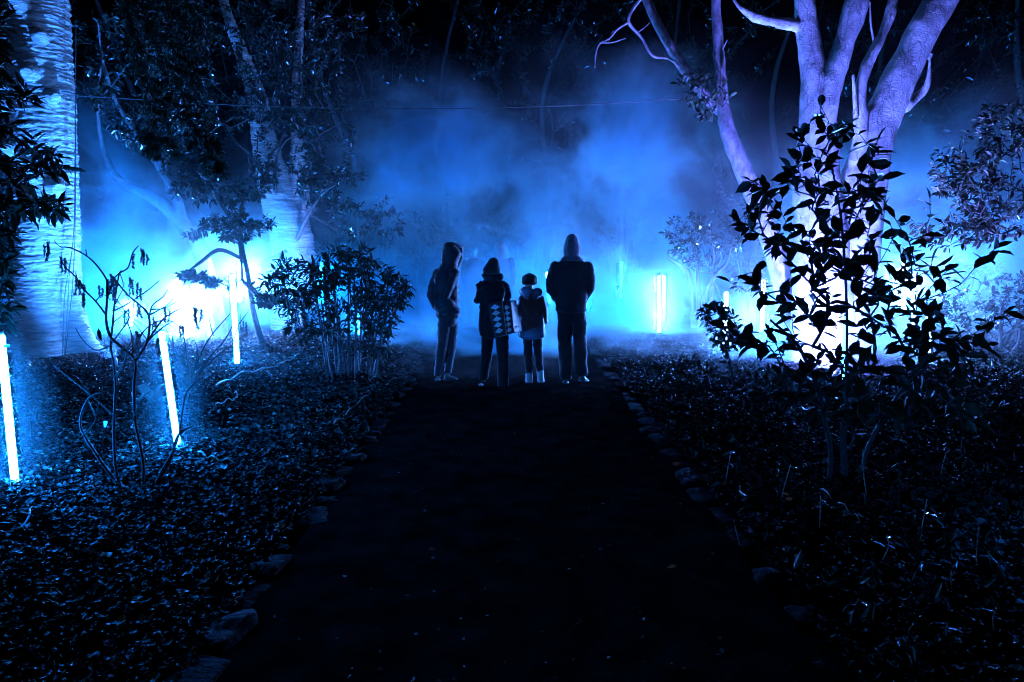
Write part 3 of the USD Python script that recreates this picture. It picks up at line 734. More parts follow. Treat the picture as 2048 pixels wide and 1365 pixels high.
# ------------------------------------------------------------------ near foliage
# drooping dark conifer branches, top left
yew = Thing('drooping_conifer_branch', 'black drooping conifer boughs hanging into the top left', 'branch', at(330, -60, 6.2))
tg = np.vstack([px_targets([(235, -20), (440, -20), (420, 110), (405, 200), (440, 300), (450, 350), (400, 335), (330, 300), (290, 290), (275, 170), (240, 90)], 150, 5.8, 6.8, 401), px_targets([(395, 250), (440, 290), (452, 352), (405, 340)], 26, 5.9, 6.3, 402), px_targets([(265, 250), (330, 290), (310, 325), (285, 300)], 18, 5.9, 6.3, 403)])
bm, tw = grow(spline(np.array([at(330, -140, 6.4), at(335, -20, 6.3), at(345, 90, 6.2), at(365, 190, 6.1), at(395, 290, 6.0)]), 16), tg, .0022, .42, 11, .02, .12)
yew.part('boughs', bm, M_TWIG)
add_leaves(yew, twig_leaves(tw, 60, .07, .11, 404, .5, .9, .95), M_NEEDLE, 0)

# left rhododendron
rho = Thing('left_evergreen', 'near-black evergreen shrub with pointed leaves at the left edge', 'shrub', at(-150, 930, 5.3) * [1, 1, 0])
tg = np.vstack([px_targets(p, n, 4.9, 5.7, 410 + k) for k, (p, n) in enumerate((([(-60, 180), (20, 190), (40, 260), (90, 290), (150, 322), (140, 345), (60, 350), (-60, 380)], 70), ([(-60, 380), (40, 380), (100, 395), (148, 400), (130, 420), (60, 430), (20, 430), (-60, 440)], 50), ([(-60, 440), (25, 440), (30, 520), (15, 560), (20, 600), (30, 640), (10, 665), (-60, 690)], 70), ([(-60, -20), (15, -20), (20, 60), (0, 120), (30, 190), (-60, 190)], 60), ([(50, 165), (75, 210), (60, 215), (40, 190)], 6)))])
bm, tw = grow(spline(np.array([at(-150, 930, 5.3), at(-140, 700, 5.3), at(-110, 500, 5.3), at(-90, 300, 5.3), at(-80, 100, 5.3)]), 20), tg, .0028, .42, 12, .02, .12)
rho.part('branches', bm, M_TWIG)
add_leaves(rho, twig_leaves(tw, 8, .13, .17, 415, .35, .9, .7), M_LEAF, 300)

# bamboo-like shrub on the left bed edge
nan = Thing('bamboo_shrub', 'dense bamboo-like shrub of upright canes and narrow leaves by the path', 'shrub', at(700, 760, 8.35) * [1, 1, 0])
rg = np.random.default_rng(420)
for k in range(26):
    bx = rg.uniform(655, 752)
    tx = bx + (bx - 703) * rg.uniform(.5, 1.5) + rg.normal() * 12
    Yb = rg.uniform(8.1, 8.8)
    nan.part('cane', pxline([(bx, 778, Yb, 3.6), ((bx * .7 + tx * .3), 700, Yb, 3.2), (tx, 560 + rg.uniform(-30, 40), Yb + rg.normal() * .15, 3)], 12, 5, .03, k), M_TWIG)
tg = px_targets([(512, 575), (560, 520), (600, 520), (650, 505), (690, 486), (740, 500), (780, 540), (820, 570), (815, 600), (800, 640), (770, 660), (740, 650), (690, 630), (640, 640), (600, 600), (560, 590)], 280, 7.9, 8.9, 421)
tg = np.vstack([tg, px_targets([(540, 600), (590, 590), (640, 640), (770, 650), (800, 650), (780, 720), (700, 700), (600, 690), (560, 630)], 70, 7.9, 8.9, 422)])
bm, tw = grow(spline(np.array([at(700, 775, 8.4), at(700, 700, 8.4), at(698, 620, 8.4), at(695, 560, 8.4)]), 12), tg, .0022, .36, 13, .02, .12)
nan.part('branches', bm, M_TWIG)
add_leaves(nan, twig_leaves(tw, 9, .125, .15, 423, .4, .9, .8), M_LEAF, 300)

# big-leaved shrub, right foreground
camel = Thing('big_leaved_shrub', 'big-leaved evergreen shrub in black silhouette, right foreground', 'shrub', at(1690, 960, 4.55) * [1, 1, 0])
camel_poly = [[(1610, 215), (1650, 205), (1665, 240), (1700, 250), (1760, 290), (1750, 330), (1790, 420), (1800, 460), (1720, 500), (1640, 480), (1560, 500), (1500, 470), (1475, 430), (1490, 350), (1540, 370), (1580, 330), (1600, 280)],
              [(1450, 560), (1510, 530), (1600, 500), (1720, 490), (1800, 470), (1860, 520), (1920, 560), (1900, 640), (1960, 690), (1960, 760), (1900, 800), (1800, 780), (1700, 740), (1640, 760), (1560, 720), (1500, 690), (1520, 620), (1460, 600)],
              [(1420, 610), (1500, 650), (1540, 700), (1480, 690), (1430, 640)], [(1560, 720), (1720, 740), (1900, 800), (1980, 800), (1960, 840), (1800, 850), (1640, 830), (1560, 790)]]
tg = np.vstack([px_targets(p, n, 4.1, 5.0, 430 + k) for k, (p, n) in enumerate(zip(camel_poly, (84, 126, 12, 66)))] + [np.array([at(x, y, 4.5) for x, y in ((1985, 498), (1975, 515), (1945, 540), (2010, 622), (1990, 640), (1960, 660), (1975, 690), (1490, 430), (1482, 440), (1500, 360), (1520, 368), (1860, 400), (1815, 480), (1845, 470), (1640, 215), (1655, 260), (1740, 290))])])
bm, tw = grow(spline(np.array([at(1690, 970, 4.55), at(1686, 880, 4.55), at(1690, 780, 4.5), at(1694, 660, 4.5), at(1690, 540, 4.5), at(1680, 420, 4.5), at(1660, 320, 4.5)]), 24), tg, .0024, .40, 14, .03, .1)
camel.part('branches', bm, M_TWIG)
for k, pts in enumerate(([(1655, 985, 4.5, 12), (1660, 900, 4.5, 10), (1640, 800, 4.5, 9), (1600, 700, 4.4, 7), (1540, 640, 4.4, 5)], [(1720, 985, 4.6, 12), (1735, 900, 4.6, 9), (1790, 800, 4.6, 8), (1860, 720, 4.5, 6), (1930, 660, 4.5, 4)])):
    camel.part('stem', pxline(pts, 24, 7, .02, k), M_TWIG, smooth=True)
add_leaves(camel, twig_leaves(tw, 4, .132, .27, 435, .28, .85, .65), M_LEAF, 300)

# small twiggy shrubs in front of the leaning trunk
for k, (poly, Y, base, n, label) in enumerate((([(1390, 625), (1440, 600), (1480, 640), (1490, 690), (1440, 720), (1420, 680)], 6.6, (1468, 770), 84, 'small twiggy shrub with tiny leaves left of the big-leaved shrub'), ([(1300, 740), (1340, 706), (1380, 715), (1450, 745), (1440, 765), (1310, 760)], 7.6, (1375, 775), 50, 'low leafy shrub at the right edge of the path'), ([(1480, 730), (1560, 735), (1640, 770), (1600, 800), (1500, 790)], 6.4, (1560, 830), 40, 'low dark shrub under the big-leaved shrub'),
                                                (([(1870, 720), (1960, 740), (2030, 800), (2000, 870), (1880, 850)]), 6.2, (1950, 900), 40, 'low dark shrub right of the big-leaved shrub'))):
    t = Thing('small_shrub', label, 'shrub', at(*base, Y) * [1, 1, 0])
    tg = px_targets(poly, n, Y - .3, Y + .3, 440 + k)
    b0 = at(*base, Y)
    bm, tw = grow(spline(np.array([b0, b0 * .6 + tg.mean(0) * .4, b0 * .3 + tg.mean(0) * .7]), 8), tg, .0018, .42, 15 + k, .02, .08)
    t.part('branches', bm, M_TWIG)
    add_leaves(t, twig_leaves(tw, 6, .066 if k == 0 else .085, .24, 445 + k), M_LEAF, 120)

# far right evergreen
ev = Thing('right_evergreen', 'dense dark evergreen with pointed leaves at the right edge', 'shrub', at(2080, 720, 8.2) * [1, 1, 0])
tg = np.vstack([px_targets(p, n, 7.6, 8.9, 450 + k) for k, (p, n) in enumerate((([(1960, 205), (2120, 210), (2140, 480), (2000, 480), (1930, 450), (1890, 420), (1900, 360), (1935, 300)], 190), ([(1865, 300), (1900, 285), (1940, 310), (1930, 420), (1880, 410), (1862, 360)], 40), ([(1815, 432), (1840, 440), (1880, 480), (1870, 500), (1840, 470)], 12), ([(1870, 440), (1960, 430), (2000, 480), (1900, 490)], 30)))])
bm, tw = grow(spline(np.array([at(2080, 720, 8.2), at(2080, 560, 8.2), at(2070, 420, 8.2), at(2060, 280, 8.2)]), 14), tg, .0026, .42, 19, .03, .15)
ev.part('branches', bm, M_TWIG)
add_leaves(ev, twig_leaves(tw, 11, .105, .2, 455, .35, .9, .8), M_LEAF, 300)

# bare shrub with hanging catkins, left foreground
SY = 4.45
st = Thing('catkin_shrub', 'bare shrub with hanging catkins between the two nearest tube lamps', 'shrub', at(268, 1010, SY) * [1, 1, 0])
lines = [[(258, 1012, 9), (240, 978, 8), (197, 917, 7), (161, 852, 5), (175, 800, 4), (197, 786, 3)], [(250, 1000, 8), (240, 978, 7), (229, 917, 7), (229, 824, 6), (231, 763, 6), (226, 717, 5), (222, 691, 5), (225, 647, 5), (228, 612, 4), (236, 552, 3), (241, 540, 2)],
         [(283, 1000, 9), (286, 926, 8), (271, 849, 7), (268, 778, 7), (271, 723, 7), (250, 700, 6), (221, 673, 6), (212, 636, 6), (215, 576, 5), (212, 557, 4), (192, 528, 4), (173, 512, 3), (143, 497, 3), (119, 493, 2), (107, 481, 2)],
         [(271, 723, 6), (296, 682, 5), (298, 634, 5), (280, 610, 4), (253, 587, 4), (229, 557, 3)], [(298, 634, 4), (304, 612, 3), (324, 596, 3), (335, 581, 2)], [(298, 630, 4), (330, 612, 2), (345, 597, 2)], [(212, 631, 5), (190, 603, 4), (170, 583, 4), (152, 555, 3), (132, 536, 3), (118, 513, 2)],
         [(212, 605, 4), (229, 557, 3), (253, 539, 3), (259, 528, 3), (266, 506, 3), (278, 492, 2)], [(228, 623, 4), (258, 607, 3), (293, 583, 3), (319, 562, 2)], [(290, 1012, 9), (310, 970, 8), (338, 926, 7), (357, 871, 6), (385, 852, 3)], [(310, 970, 6), (326, 938, 5), (354, 886, 4), (362, 850, 3), (372, 788, 3), (400, 757, 2)],
         [(108, 731, 2), (141, 757, 3), (175, 785, 3), (215, 821, 3), (229, 830, 3)], [(175, 800, 3), (190, 840, 2), (160, 875, 3), (140, 862, 2)], [(271, 723, 5), (317, 649, 4), (345, 625, 3), (372, 612, 2)], [(264, 712, 4), (290, 660, 3), (330, 640, 2), (362, 655, 2)], [(222, 691, 4), (190, 700, 3), (165, 680, 2), (150, 655, 2)],
         [(221, 690, 3), (258, 640, 3), (270, 600, 2)], [(225, 647, 3), (262, 615, 2), (253, 590, 2)], [(265, 705, 3), (262, 670, 3), (252, 640, 2), (248, 622, 1)], [(229, 760, 3), (250, 720, 3), (262, 680, 2)], [(296, 682, 4), (325, 655, 3), (350, 640, 2), (366, 625, 1)], [(304, 620, 3), (331, 618, 2), (353, 606, 2)],
         [(197, 917, 4), (205, 880, 3), (218, 845, 3), (230, 822, 3)], [(262, 850, 3), (282, 800, 2), (300, 782, 1)], [(173, 512, 3), (172, 505, 2), (171, 500, 2)], [(170, 583, 3), (158, 570, 2), (150, 545, 2)], [(229, 612, 3), (246, 575, 2), (240, 548, 2)], [(190, 603, 3), (205, 590, 2), (222, 600, 2)]]
rg = np.random.default_rng(460)
for k, ln in enumerate(lines):
    dy = rg.uniform(-.12, .12) if k > 3 else 0
    n = len(ln)
    pts = [(x, y, SY + dy * (i / n), d) for i, (x, y, d) in enumerate(ln)]
    st.part('stem' if ln[0][1] > 940 else 'branch', pxline(pts, 8 * n, 6, .012, k), M_TWIG, smooth=True)


tg = px_targets([(165, 575), (230, 545), (330, 560), (395, 625), (390, 690), (300, 720), (215, 710), (185, 650)], 44, SY - .3, SY + .3, 466)
bm, tw = grow(np.array([at(x, y, SY) for x, y in ((271, 723), (250, 700), (221, 673), (212, 636), (215, 576), (296, 682), (298, 634), (280, 610), (253, 587), (228, 612), (236, 552))]), tg, .0012, .3, 23, -.05, .06)
st.part('twigs', bm, M_TWIG)


def catkin(t, x, y, L, Y, seed):
    rg = np.random.default_rng(seed)
    n = max(8, int(L * .8))
    line = spline(np.array([at(x, y, Y), at(x + rg.normal() * 2, y + L * .4, Y), at(x + 1.5 * rg.normal(), y + L, Y)]), n)
    parts = [tube(line, .0016, 4)]
    ico = trimesh.creation.icosphere(0)
    for p in line[2:]:
        for j in range(2):
            parts.append((ico.vertices * rg.uniform(.003, .0062) * [1, 1, 1.3] + p + rg.normal(size=3) * .0035, ico.faces))
    t.part('catkin', cat_mesh(parts), M_CATKIN)


for k, (x, y, L) in enumerate([(94, 484, 38), (88, 490, 22), (98, 482, 26), (124, 514, 30), (130, 516, 32), (152, 556, 34), (160, 560, 30), (166, 566, 28), (164, 590, 22), (168, 594, 20), (268, 508, 28), (280, 497, 26), (286, 500, 30), (291, 508, 22), (222, 548, 40), (226, 552, 48), (230, 556, 44), (218, 560, 30), (260, 556, 34), (265, 560, 30), (276, 566, 32), (281, 575, 24), (250, 620, 30), (256, 618, 18), (276, 606, 28), (282, 612, 24), (331, 612, 32), (336, 618, 26),
                               (388, 614, 30), (394, 616, 42), (402, 618, 24), (362, 650, 24), (367, 652, 20), (307, 636, 24), (312, 642, 22), (272, 660, 42), (278, 668, 36), (266, 672, 30), (314, 676, 18), (198, 570, 22), (204, 574, 20), (246, 690, 24), (318, 690, 20)]):
    catkin(st, x, y, L, SY + rg.uniform(-.12, .12), 470 + k)
V = leaf_verts(np.array([at(203, 682, SY), at(385, 945, SY - .1), at(352, 930, SY)]), np.array([[-.2, 0, 1.], [1, 0, -.3], [.6, 0, -.6]]), np.array([[0, -1., .2], [0, -.5, 1.], [0, -.6, 1]]), np.array([.09, .07, .06]), .2)
add_leaves(st, V, M_LEAF, 3)

tw2 = Thing('bare_twig_shrub', 'low bare twiggy shrub in front of the tall rear left tube lamp', 'shrub', at(380, 790, 6.6) * [1, 1, 0])
for k, ln in enumerate([[(378, 790, 5), (378, 740, 4), (372, 700, 3), (362, 655, 2)], [(378, 775, 5), (400, 715, 4), (425, 670, 3), (458, 628, 2)], [(380, 770, 5), (415, 720, 4), (450, 680, 3), (465, 650, 2)], [(425, 672, 3), (420, 650, 2), (418, 622, 1)], [(380, 765, 4), (430, 715, 3), (468, 690, 2), (495, 665, 2)], [(378, 740, 4), (350, 700, 3), (345, 672, 2)], [(385, 750, 4), (395, 705, 3), (390, 680, 2)], [(465, 690, 2), (480, 648, 2), (500, 618, 1)], [(372, 700, 2), (345, 690, 2), (335, 660, 1)], [(390, 735, 3), (455, 705, 2), (490, 700, 1)], [(378, 790, 4), (372, 830, 4), (362, 870, 4)]]):
    tw2.part('branch', pxline([(x, y, 6.6 - .0 * k, d) for x, y, d in ln], 7 * len(ln), 5, .03, k), M_TWIG, smooth=True)
for k, (x, y, L) in enumerate([(486, 640, 26), (492, 644, 30), (482, 650, 34), (466, 690, 24), (400, 705, 22), (410, 700, 16), (494, 650, 20)]):
    catkin(tw2, x, y, L, 6.5, 520 + k)
V = leaf_verts(np.array([at(345, 706, 6.5), at(352, 712, 6.5), at(362, 716, 6.5), at(350, 722, 6.5)]), np.array([[.7, 0, -.5], [.9, 0, -.3], [.5, 0, -.9], [-.5, 0, -.7]]), np.array([[0, -.6, 1.]] * 4), np.array([.1, .12, .09, .08]), .2)
add_leaves(tw2, V, M_LEAF, 4)
for k, (x, y) in enumerate(((505, 735), (300, 715), (330, 722), (270, 728))):
    pass

# ------------------------------------------------------------------ small things on the beds and the path
def stick(label, pts, r, name='fallen_twig', m=M_TWIG):
    p = np.array([gnd(x, y, .06) for x, y in pts])
    s_ = spline(p, 6 * len(p))
    s_[:, 2] = bed_height(s_[:, 0], s_[:, 1]) + .02 + .015 * np.sin(np.arange(len(s_)))
    solo(name, tube(s_, np.linspace(r, r * .4, len(s_)), 6, .004, 2, (20, 20, 20)), m, label, 'twig', smooth=True)


M_PALE = surface('pale_twig', (.12, .10, .08), (.25, .21, .17), (20, 20, 20), .55)
stick('long pale fallen stick on the mulch left of the bamboo-like shrub', [(432, 775), (480, 748), (530, 738), (575, 726), (600, 712)], .014, m=M_PALE)
stick('curled pale twig on the mulch below the tall rear tube lamp', [(450, 785), (472, 790), (472, 802), (455, 806), (430, 818), (418, 832)], .008, m=M_PALE)
stick('pale twigs by the foot of the leaning tube lamp', [(398, 916), (430, 925), (470, 930)], .009, m=M_PALE)
stick('straight pale twig on the mulch near the path, left', [(668, 856), (700, 826), (738, 792)], .006, m=M_PALE)
stick('thin pale twig on the bed right of the path, leaning', [(1640, 985), (1690, 1020), (1722, 1045)], .005, m=M_PALE)
stick('forked-looking pale stick by the path edge at lower left', [(405, 1330), (440, 1305), (485, 1270)], .009, m=M_PALE)

lab = Thing('plant_label', 'small white plant label stuck in the mulch behind the catkin shrub', 'plant label', gnd(214, 878))
b = trimesh.creation.box((.034, .004, .055)); b.apply_translation(gnd(214, 878) + [0, 0, .13]); lab.part('plate', b, M_WHITE)
b = trimesh.creation.box((.022, .004, .11)); b.apply_translation(gnd(214, 878) + [.006, .004, .06]); lab.part('stake', b, M_METAL)
fs = Thing('folded_board', 'small folded dark wooden board standing on the mulch beside the leaning tube lamp', 'board', gnd(305, 800, .05))
g0 = gnd(305, 802, .05)
for sgn in (-1, 1):
    b = trimesh.creation.box((.015, .16, .20)); b.apply_transform(trimesh.transformations.rotation_matrix(sgn * .6, [0, 1, 0])); b.apply_translation(g0 + [-sgn * -.055, 0, .085]); fs.part('panel', b, M_WOOD)
for sgn, a, c in ((-1, .2, 0), (1, -.7, .09)):
    b = trimesh.creation.box((.03, .02, .14)); b.apply_transform(trimesh.transformations.rotation_matrix(-sgn * .7, [0, 1, 0])); b.apply_translation(g0 + [sgn * .05, -.14, .05]); fs.part('batten', b, M_PALE)


def flat_leaf(label, px, py, L, m, yaw, z=.05, name='fallen_leaf', w=.3, tilt=.2):
    p = gnd(px, py, z)
    d = np.array([[math.cos(yaw), math.sin(yaw), tilt]])
    solo(name, joined_leaves(leaf_verts(p[None] - d * L * .5, d, np.array([[.1, -.5, 1.0]]), np.array([L]), w)), m, label, 'leaf', smooth=True)


flat_leaf('yellowish dead leaf lying on the dark path, right side', 1345, 1133, .055, M_YELLOW, .1, .02, w=.22)
flat_leaf('pale blue-lit scrap of leaf in the middle of the path', 865, 1098, .05, M_PALE, 2.9, .02)
flat_leaf('thin pale twig-like leaf low on the path', 1155, 1247, .07, M_PALE, .5, .02, w=.08)
flat_leaf('orange dead leaf caught on the right path edging', 1354, 928, .055, M_ORANGE, .3, .13, w=.4)
flat_leaf('upper orange leaf of two on the right bed', 1571, 988, .045, M_ORANGE, 2.4, .10, w=.35)
flat_leaf('lower orange leaf of two on the right bed', 1579, 998, .05, M_ORANGE, .2, .10, w=.35)
flat_leaf('narrow yellow-edged upright leaf on the right bed', 1945, 955, .08, M_YELLOW, 1.2, .12, w=.2, tilt=2.5)
stone = trimesh.creation.icosphere(3)
for k, (x, y, r, label) in enumerate(((690, 880, .028, 'round pale pebble at the edge of the left bed'), (671, 895, .016, 'smaller pale pebble left of the round one'))):
    solo('pebble', (stone.vertices * [r * 1.2, r, r * .8] * (1 + .2 * (meshkit.fbm(stone.vertices * 2, 3, k) - .5))[:, None] + gnd(x, y, .05) + [0, 0, r * .5], stone.faces), M_STONE, label, 'pebble', smooth=True)

# grit and small debris on the path
rg = np.random.default_rng(650)
n = 600
y = 2.2 * (9.5 / 2.2) ** rg.uniform(0, 1, n); x = rg.uniform(PL + .12, PR - .12, n)
pz_ = -.012 + .016 * meshkit.fbm(np.stack([x, y, 0 * x], -1) * 6, 4, 8) + .01 * meshkit.fbm(np.stack([x, y, 0 * x], -1) * 1.2, 2, 9)
d = np.stack([rg.normal(size=n), rg.normal(size=n), rg.normal(size=n) * .15], 1)
M_GRIT = surface('path_grit', (.004, .004, .004), (.05, .047, .044), (40, 40, 40), .7, spec=.2)
solo('path_debris', joined_leaves(leaf_verts(np.stack([x, y, pz_ + .004], 1), d, rg.normal(size=(n, 3)) * .25 + [0, 0, 1], rg.uniform(.05, .28, n) ** 2.6, rg.uniform(.12, .5, n))), M_GRIT, 'specks of grit and crushed leaves strewn over the dark path', 'grit', kind='stuff')

# seedlings and grass tufts on the right bed
seeds = [(1955, 1130, .20, 4), (1838, 1075, .22, 5), (1905, 1170, .12, 7), (1985, 1140, .10, 5), (1735, 990, .30, 3), (1820, 1165, .12, 6), (1640, 1050, .16, 5), (1990, 1260, .10, 6), (1900, 1290, .09, 6), (1760, 1120, .13, 5), (1560, 1000, .22, 4), (1450, 960, .20, 4), (1880, 960, .20, 5), (1700, 1240, .1, 5), (1480, 1080, .12, 5), (1830, 1330, .08, 6)]
ads = ['taller', 'spiky', 'star-shaped', 'leafy', 'single-stemmed', 'drooping', 'sparse', 'stubby']
for k, (x, y, h, nl) in enumerate(seeds):
    b = gnd(x, y, .06)
    rg = np.random.default_rng(600 + k)
    where = ('at the right edge', 'under the big-leaved shrub', 'near the path edging')[0 if x > 1880 else 1 if x > 1600 else 2]
    t = Thing('seedling', f'{ads[k % 8] if k < 8 else ads[k % 8] + " low"} small seedling {"in the foreground" if y > 1100 else "farther back"} on the right bed {where}', 'seedling', b, 'seedlings on the right bed')
    top = b + [rg.normal() * .03, rg.normal() * .02, h]
    ln = spline(np.array([b - [0, 0, .03], (b + top) / 2 + rg.normal(size=3) * .01, top]), 8)
    t.part('stem', tube(ln, .003, 5), M_PALE)
    dirs = np.stack([np.cos(np.arange(nl) * 2.4), np.sin(np.arange(nl) * 2.4), rg.uniform(-.4, .6, nl)], 1)
    V = leaf_verts(np.repeat(top[None], nl, 0) - [[0, 0, 1]] * rg.uniform(0, h * .5, (nl, 1)), dirs, np.array([[0, -.4, 1.]] * nl), rg.uniform(.05, .1, nl), .16)
    add_leaves(t, V, M_GLOSS, nl)
# low ground plants (grass-like blades) spread over the right bed
rg = np.random.default_rng(700)
n = 1700
x = rg.uniform(PR + .15, 7.5, n); y = 2.4 * (9.5 / 2.4) ** rg.uniform(0, 1, n)
d = np.stack([rg.normal(size=n), rg.normal(size=n), rg.uniform(.2, 2.0, n)], 1)
solo('ground_cover', joined_leaves(leaf_verts(np.stack([x, y, bed_height(x, y)], 1), d, rg.normal(size=(n, 3)) + [0, -.5, .6], rg.uniform(.04, .12, n), rg.uniform(.08, .22, n))), M_LEAF, 'low dark ground plants scattered over the right bed', 'ground cover', kind='stuff')
n = 500
x = rg.uniform(-5.5, PL - .2, n); y = rg.uniform(3.2, 9, n)
d = np.stack([rg.normal(size=n) * 1.5, rg.normal(size=n), rg.uniform(.2, 1.2, n)], 1)
solo('ground_sprigs', joined_leaves(leaf_verts(np.stack([x, y, bed_height(x, y)], 1), d, rg.normal(size=(n, 3)) + [0, -.5, .6], rg.uniform(.04, .11, n), rg.uniform(.04, .10, n))), M_LEAF, 'thin sprigs and blades sticking out of the left mulch', 'ground cover', kind='stuff')
# ------------------------------------------------------------------ people
ICO2 = trimesh.creation.icosphere(2).vertices


class Figure:
    """Joints are given as (px, py, depth, rx, rz[, ry]); px units at the person's distance Y."""

    def __init__(self, Y):
        self.Y, self.s = Y, Y / F

    def blob(self, j):
        x, y, d, rx, rz = j[:5]
        ry = j[5] if len(j) > 5 else rx
        return ICO2 * (np.array([rx, ry, rz]) * self.s) + at(x, y, self.Y + d * self.s)

    def solid(self, chains, cut=()):
        M = []
        for ch in chains:
            b = [self.blob(j) for j in ch]
            if len(b) == 1:
                M.append(m3.Manifold.hull_points(b[0]))
            for p, q in zip(b[:-1], b[1:]):
                M.append(m3.Manifold.hull_points(np.vstack([p, q])))
        m = m3.Manifold.batch_boolean(M, m3.OpType.Add)
        for c in cut:
            m = m - m3.Manifold.hull_points(self.blob(c))
        return m

    def body(self, chains, cut=(), edge=.016, it=10):
        def thin(j):
            return (*j[:3], j[3] * .72, j[4] * .72, (j[5] if len(j) > 5 else j[3]) * .72)
        return self.mesh([[thin(j) for j in c] if 7 <= k < 12 else c for k, c in enumerate(chains)], cut, edge, it)

    def mesh(self, chains, cut=(), edge=.016, it=10, wrinkle=.0, freq=(9, 9, 22), seed=0, quilt=0):
        me = self.solid(chains, cut).refine_to_length(edge).to_mesh()
        t = trimesh.Trimesh(me.vert_properties[:, :3], me.tri_verts, process=True)
        trimesh.smoothing.filter_taubin(t, iterations=it)
        n = np.array(t.vertex_normals)
        k = 0
        if wrinkle:
            k = k + (meshkit.fbm(t.vertices * np.asarray(freq) + seed * 3.7, 3, seed) - .5) * wrinkle
        if quilt:
            k = k + .010 * np.sqrt(np.abs(np.sin(t.vertices[:, 2] * np.pi / quilt))) - .006
        t.vertices = t.vertices + n * (np.zeros(len(n)) + k)[:, None]
        return t


def head_chains(x, y, d, r, face):
    """A head of half-width r px; face = horizontal direction (dx, dd) it looks in."""
    fx, fd = face
    c = [[(x, y - .25 * r, d, r * .95, r * 1.05, r * 1.05), (x + fx * r * .25, y + .55 * r, d + fd * r * .25, r * .66, r * .6, r * .66)],
         [(x + fx * r * .55, y + .2 * r, d + fd * r * .55, r * .5, r * .6, r * .5), (x + fx * r * .5, y + .95 * r, d + fd * r * .5, r * .36, r * .26, r * .36)],
         [(x + fx * r * .95, y + .0 * r, d + fd * r * .95, r * .12, r * .14, r * .12), (x + fx * r * 1.2, y + .38 * r, d + fd * r * 1.2, r * .15, r * .13, r * .15)],
         [(x + fx * r * .80 - fd * r * .3, y + .78 * r, d + fd * r * .80 + fx * r * .3, r * .10, r * .05, r * .10), (x + fx * r * .80 + fd * r * .3, y + .78 * r, d + fd * r * .80 - fx * r * .3, r * .10, r * .05, r * .10)],
         [(x, y + .6 * r, d - fd * .15 * r, r * .5, r * .5, r * .5), (x, y + 1.7 * r, d - fd * .2 * r, r * .55, r * .4, r * .5)]]
    for sg in (-1, 1):
        ex, ed = -fd * sg, fx * sg
        c.append([(x + ex * r * .98, y + .05 * r, d + ed * r * .98, r * .1, r * .26, r * .14), (x + ex * r * .96, y + .35 * r, d + ed * r * .96, r * .08, r * .14, r * .1)])
    cut = [(x + fx * r * 1.06 - fd * sg * r * .34, y + .02 * r, d + fd * r * 1.06 + fx * sg * r * .34, r * .17, r * .12, r * .17) for sg in (-1, 1)]
    return c, cut


def hand_chains(w, tip, up, r):
    """Wrist w and finger direction (px, py, depth); five bent fingers. up: the side the thumb leaves from."""
    w, tip, up = np.array(w, float), np.array(tip, float), np.array(up, float)
    f = unit(tip)
    u = unit(up - f * (up @ f))
    n = np.cross(f, u)
    J = lambda p, q: (p[0], p[1], p[2], q, q, q)
    palm0, palm1 = w + f * r * .4, w + f * r * 2.0
    out = [[J(w, r * .55), J(palm0, r * .62)]]
    for k, (off, L) in enumerate(((.55, 1.55), (.2, 1.8), (-.15, 1.7), (-.5, 1.3))):
        k0 = palm1 + u * off * r * 1.15
        out.append([J(palm0 + u * off * r * .6, r * .48), J(k0, r * .34)])
        a = k0 + f * r * L * .5 + n * r * .12
        b = a + f * r * L * .3 + n * r * .35
        e = b + f * r * L * .15 + n * r * .32
        out.append([J(k0, r * .27), J(a, r * .24), J(b, r * .21), J(e, r * .17)])
    t0 = palm0 + u * r * .6
    out.append([J(palm0 + u * r * .3, r * .42), J(t0 + u * r * .35 + f * r * .4, r * .30), J(t0 + u * r * .55 + f * r * 1.0 + n * r * .15, r * .25), J(t0 + u * r * .5 + f * r * 1.45 + n * r * .3, r * .2)])
    return out


def shoe(fig, x, y, toe, L=16, w=7.0, h=8):
    """Heel at (x, y) px on the ground; toe = (dx, dd)."""
    tx, td = toe
    return fig.mesh([[(x, y - h * .75, 0, w * .75, h * .8, w * .8), (x + tx * L * .35, y - h * .6, td * L * .35, w * .8, h * .6, w * .8), (x + tx * L, y - h * .35, td * L, w * .72, h * .34, w * .72)],
                     [(x - tx * 2, y - 2, -td * 2, w * .85, 2, w * .85), (x + tx * L * 1.08, y - 1.9, td * L * 1.08, w * .8, 1.9, w * .8)]], edge=.012, it=4)


M_SKIN = mat('skin', {'p': ('principled_bsdf', {'base_color': (.32, .2, .15), 'roughness': .5})}, surface='p.BSDF')
M_PUFFER = cloth('quilted_jacket', (.012, .012, .017), .65, .3, 60, .3)
M_JEANS = cloth('denim', (.008, .01, .017), .7, .35, 90)
M_BLACKCLOTH = cloth('black_cloth', (.007, .007, .009), .8, .4, 80, .2)
M_HOODIE = cloth('dark_hoodie', (.009, .009, .013), .85, .4, 120, .2, .3)
M_GREYHOOD = cloth('grey_hood', (.09, .09, .115), .9, .4, 120, .2, .3)
M_COAT = cloth('pale_raincoat', (.13, .17, .26), .55, .3, 60, .4)
M_PALECOAT = cloth('pale_coat', (.10, .105, .11), .6, .3, 50, .4)
M_KNIT = cloth('knitted_hat', (.02, .02, .022), .95, .9, 150, .1, .3)
M_FUR = cloth('fur_trim', (.012, .012, .012), .95, 1.0, 200, .1, .3)
M_SHOE = surface('shoe_leather', (.03, .03, .03), (.06, .06, .06), (20, 20, 20), .4)
M_SOLE = surface('pale_shoe', (.30, .30, .30), (.42, .42, .42), (20, 20, 20), .6)


def person(label, base, group=None):
    return Thing('person', label, 'person', base, group)


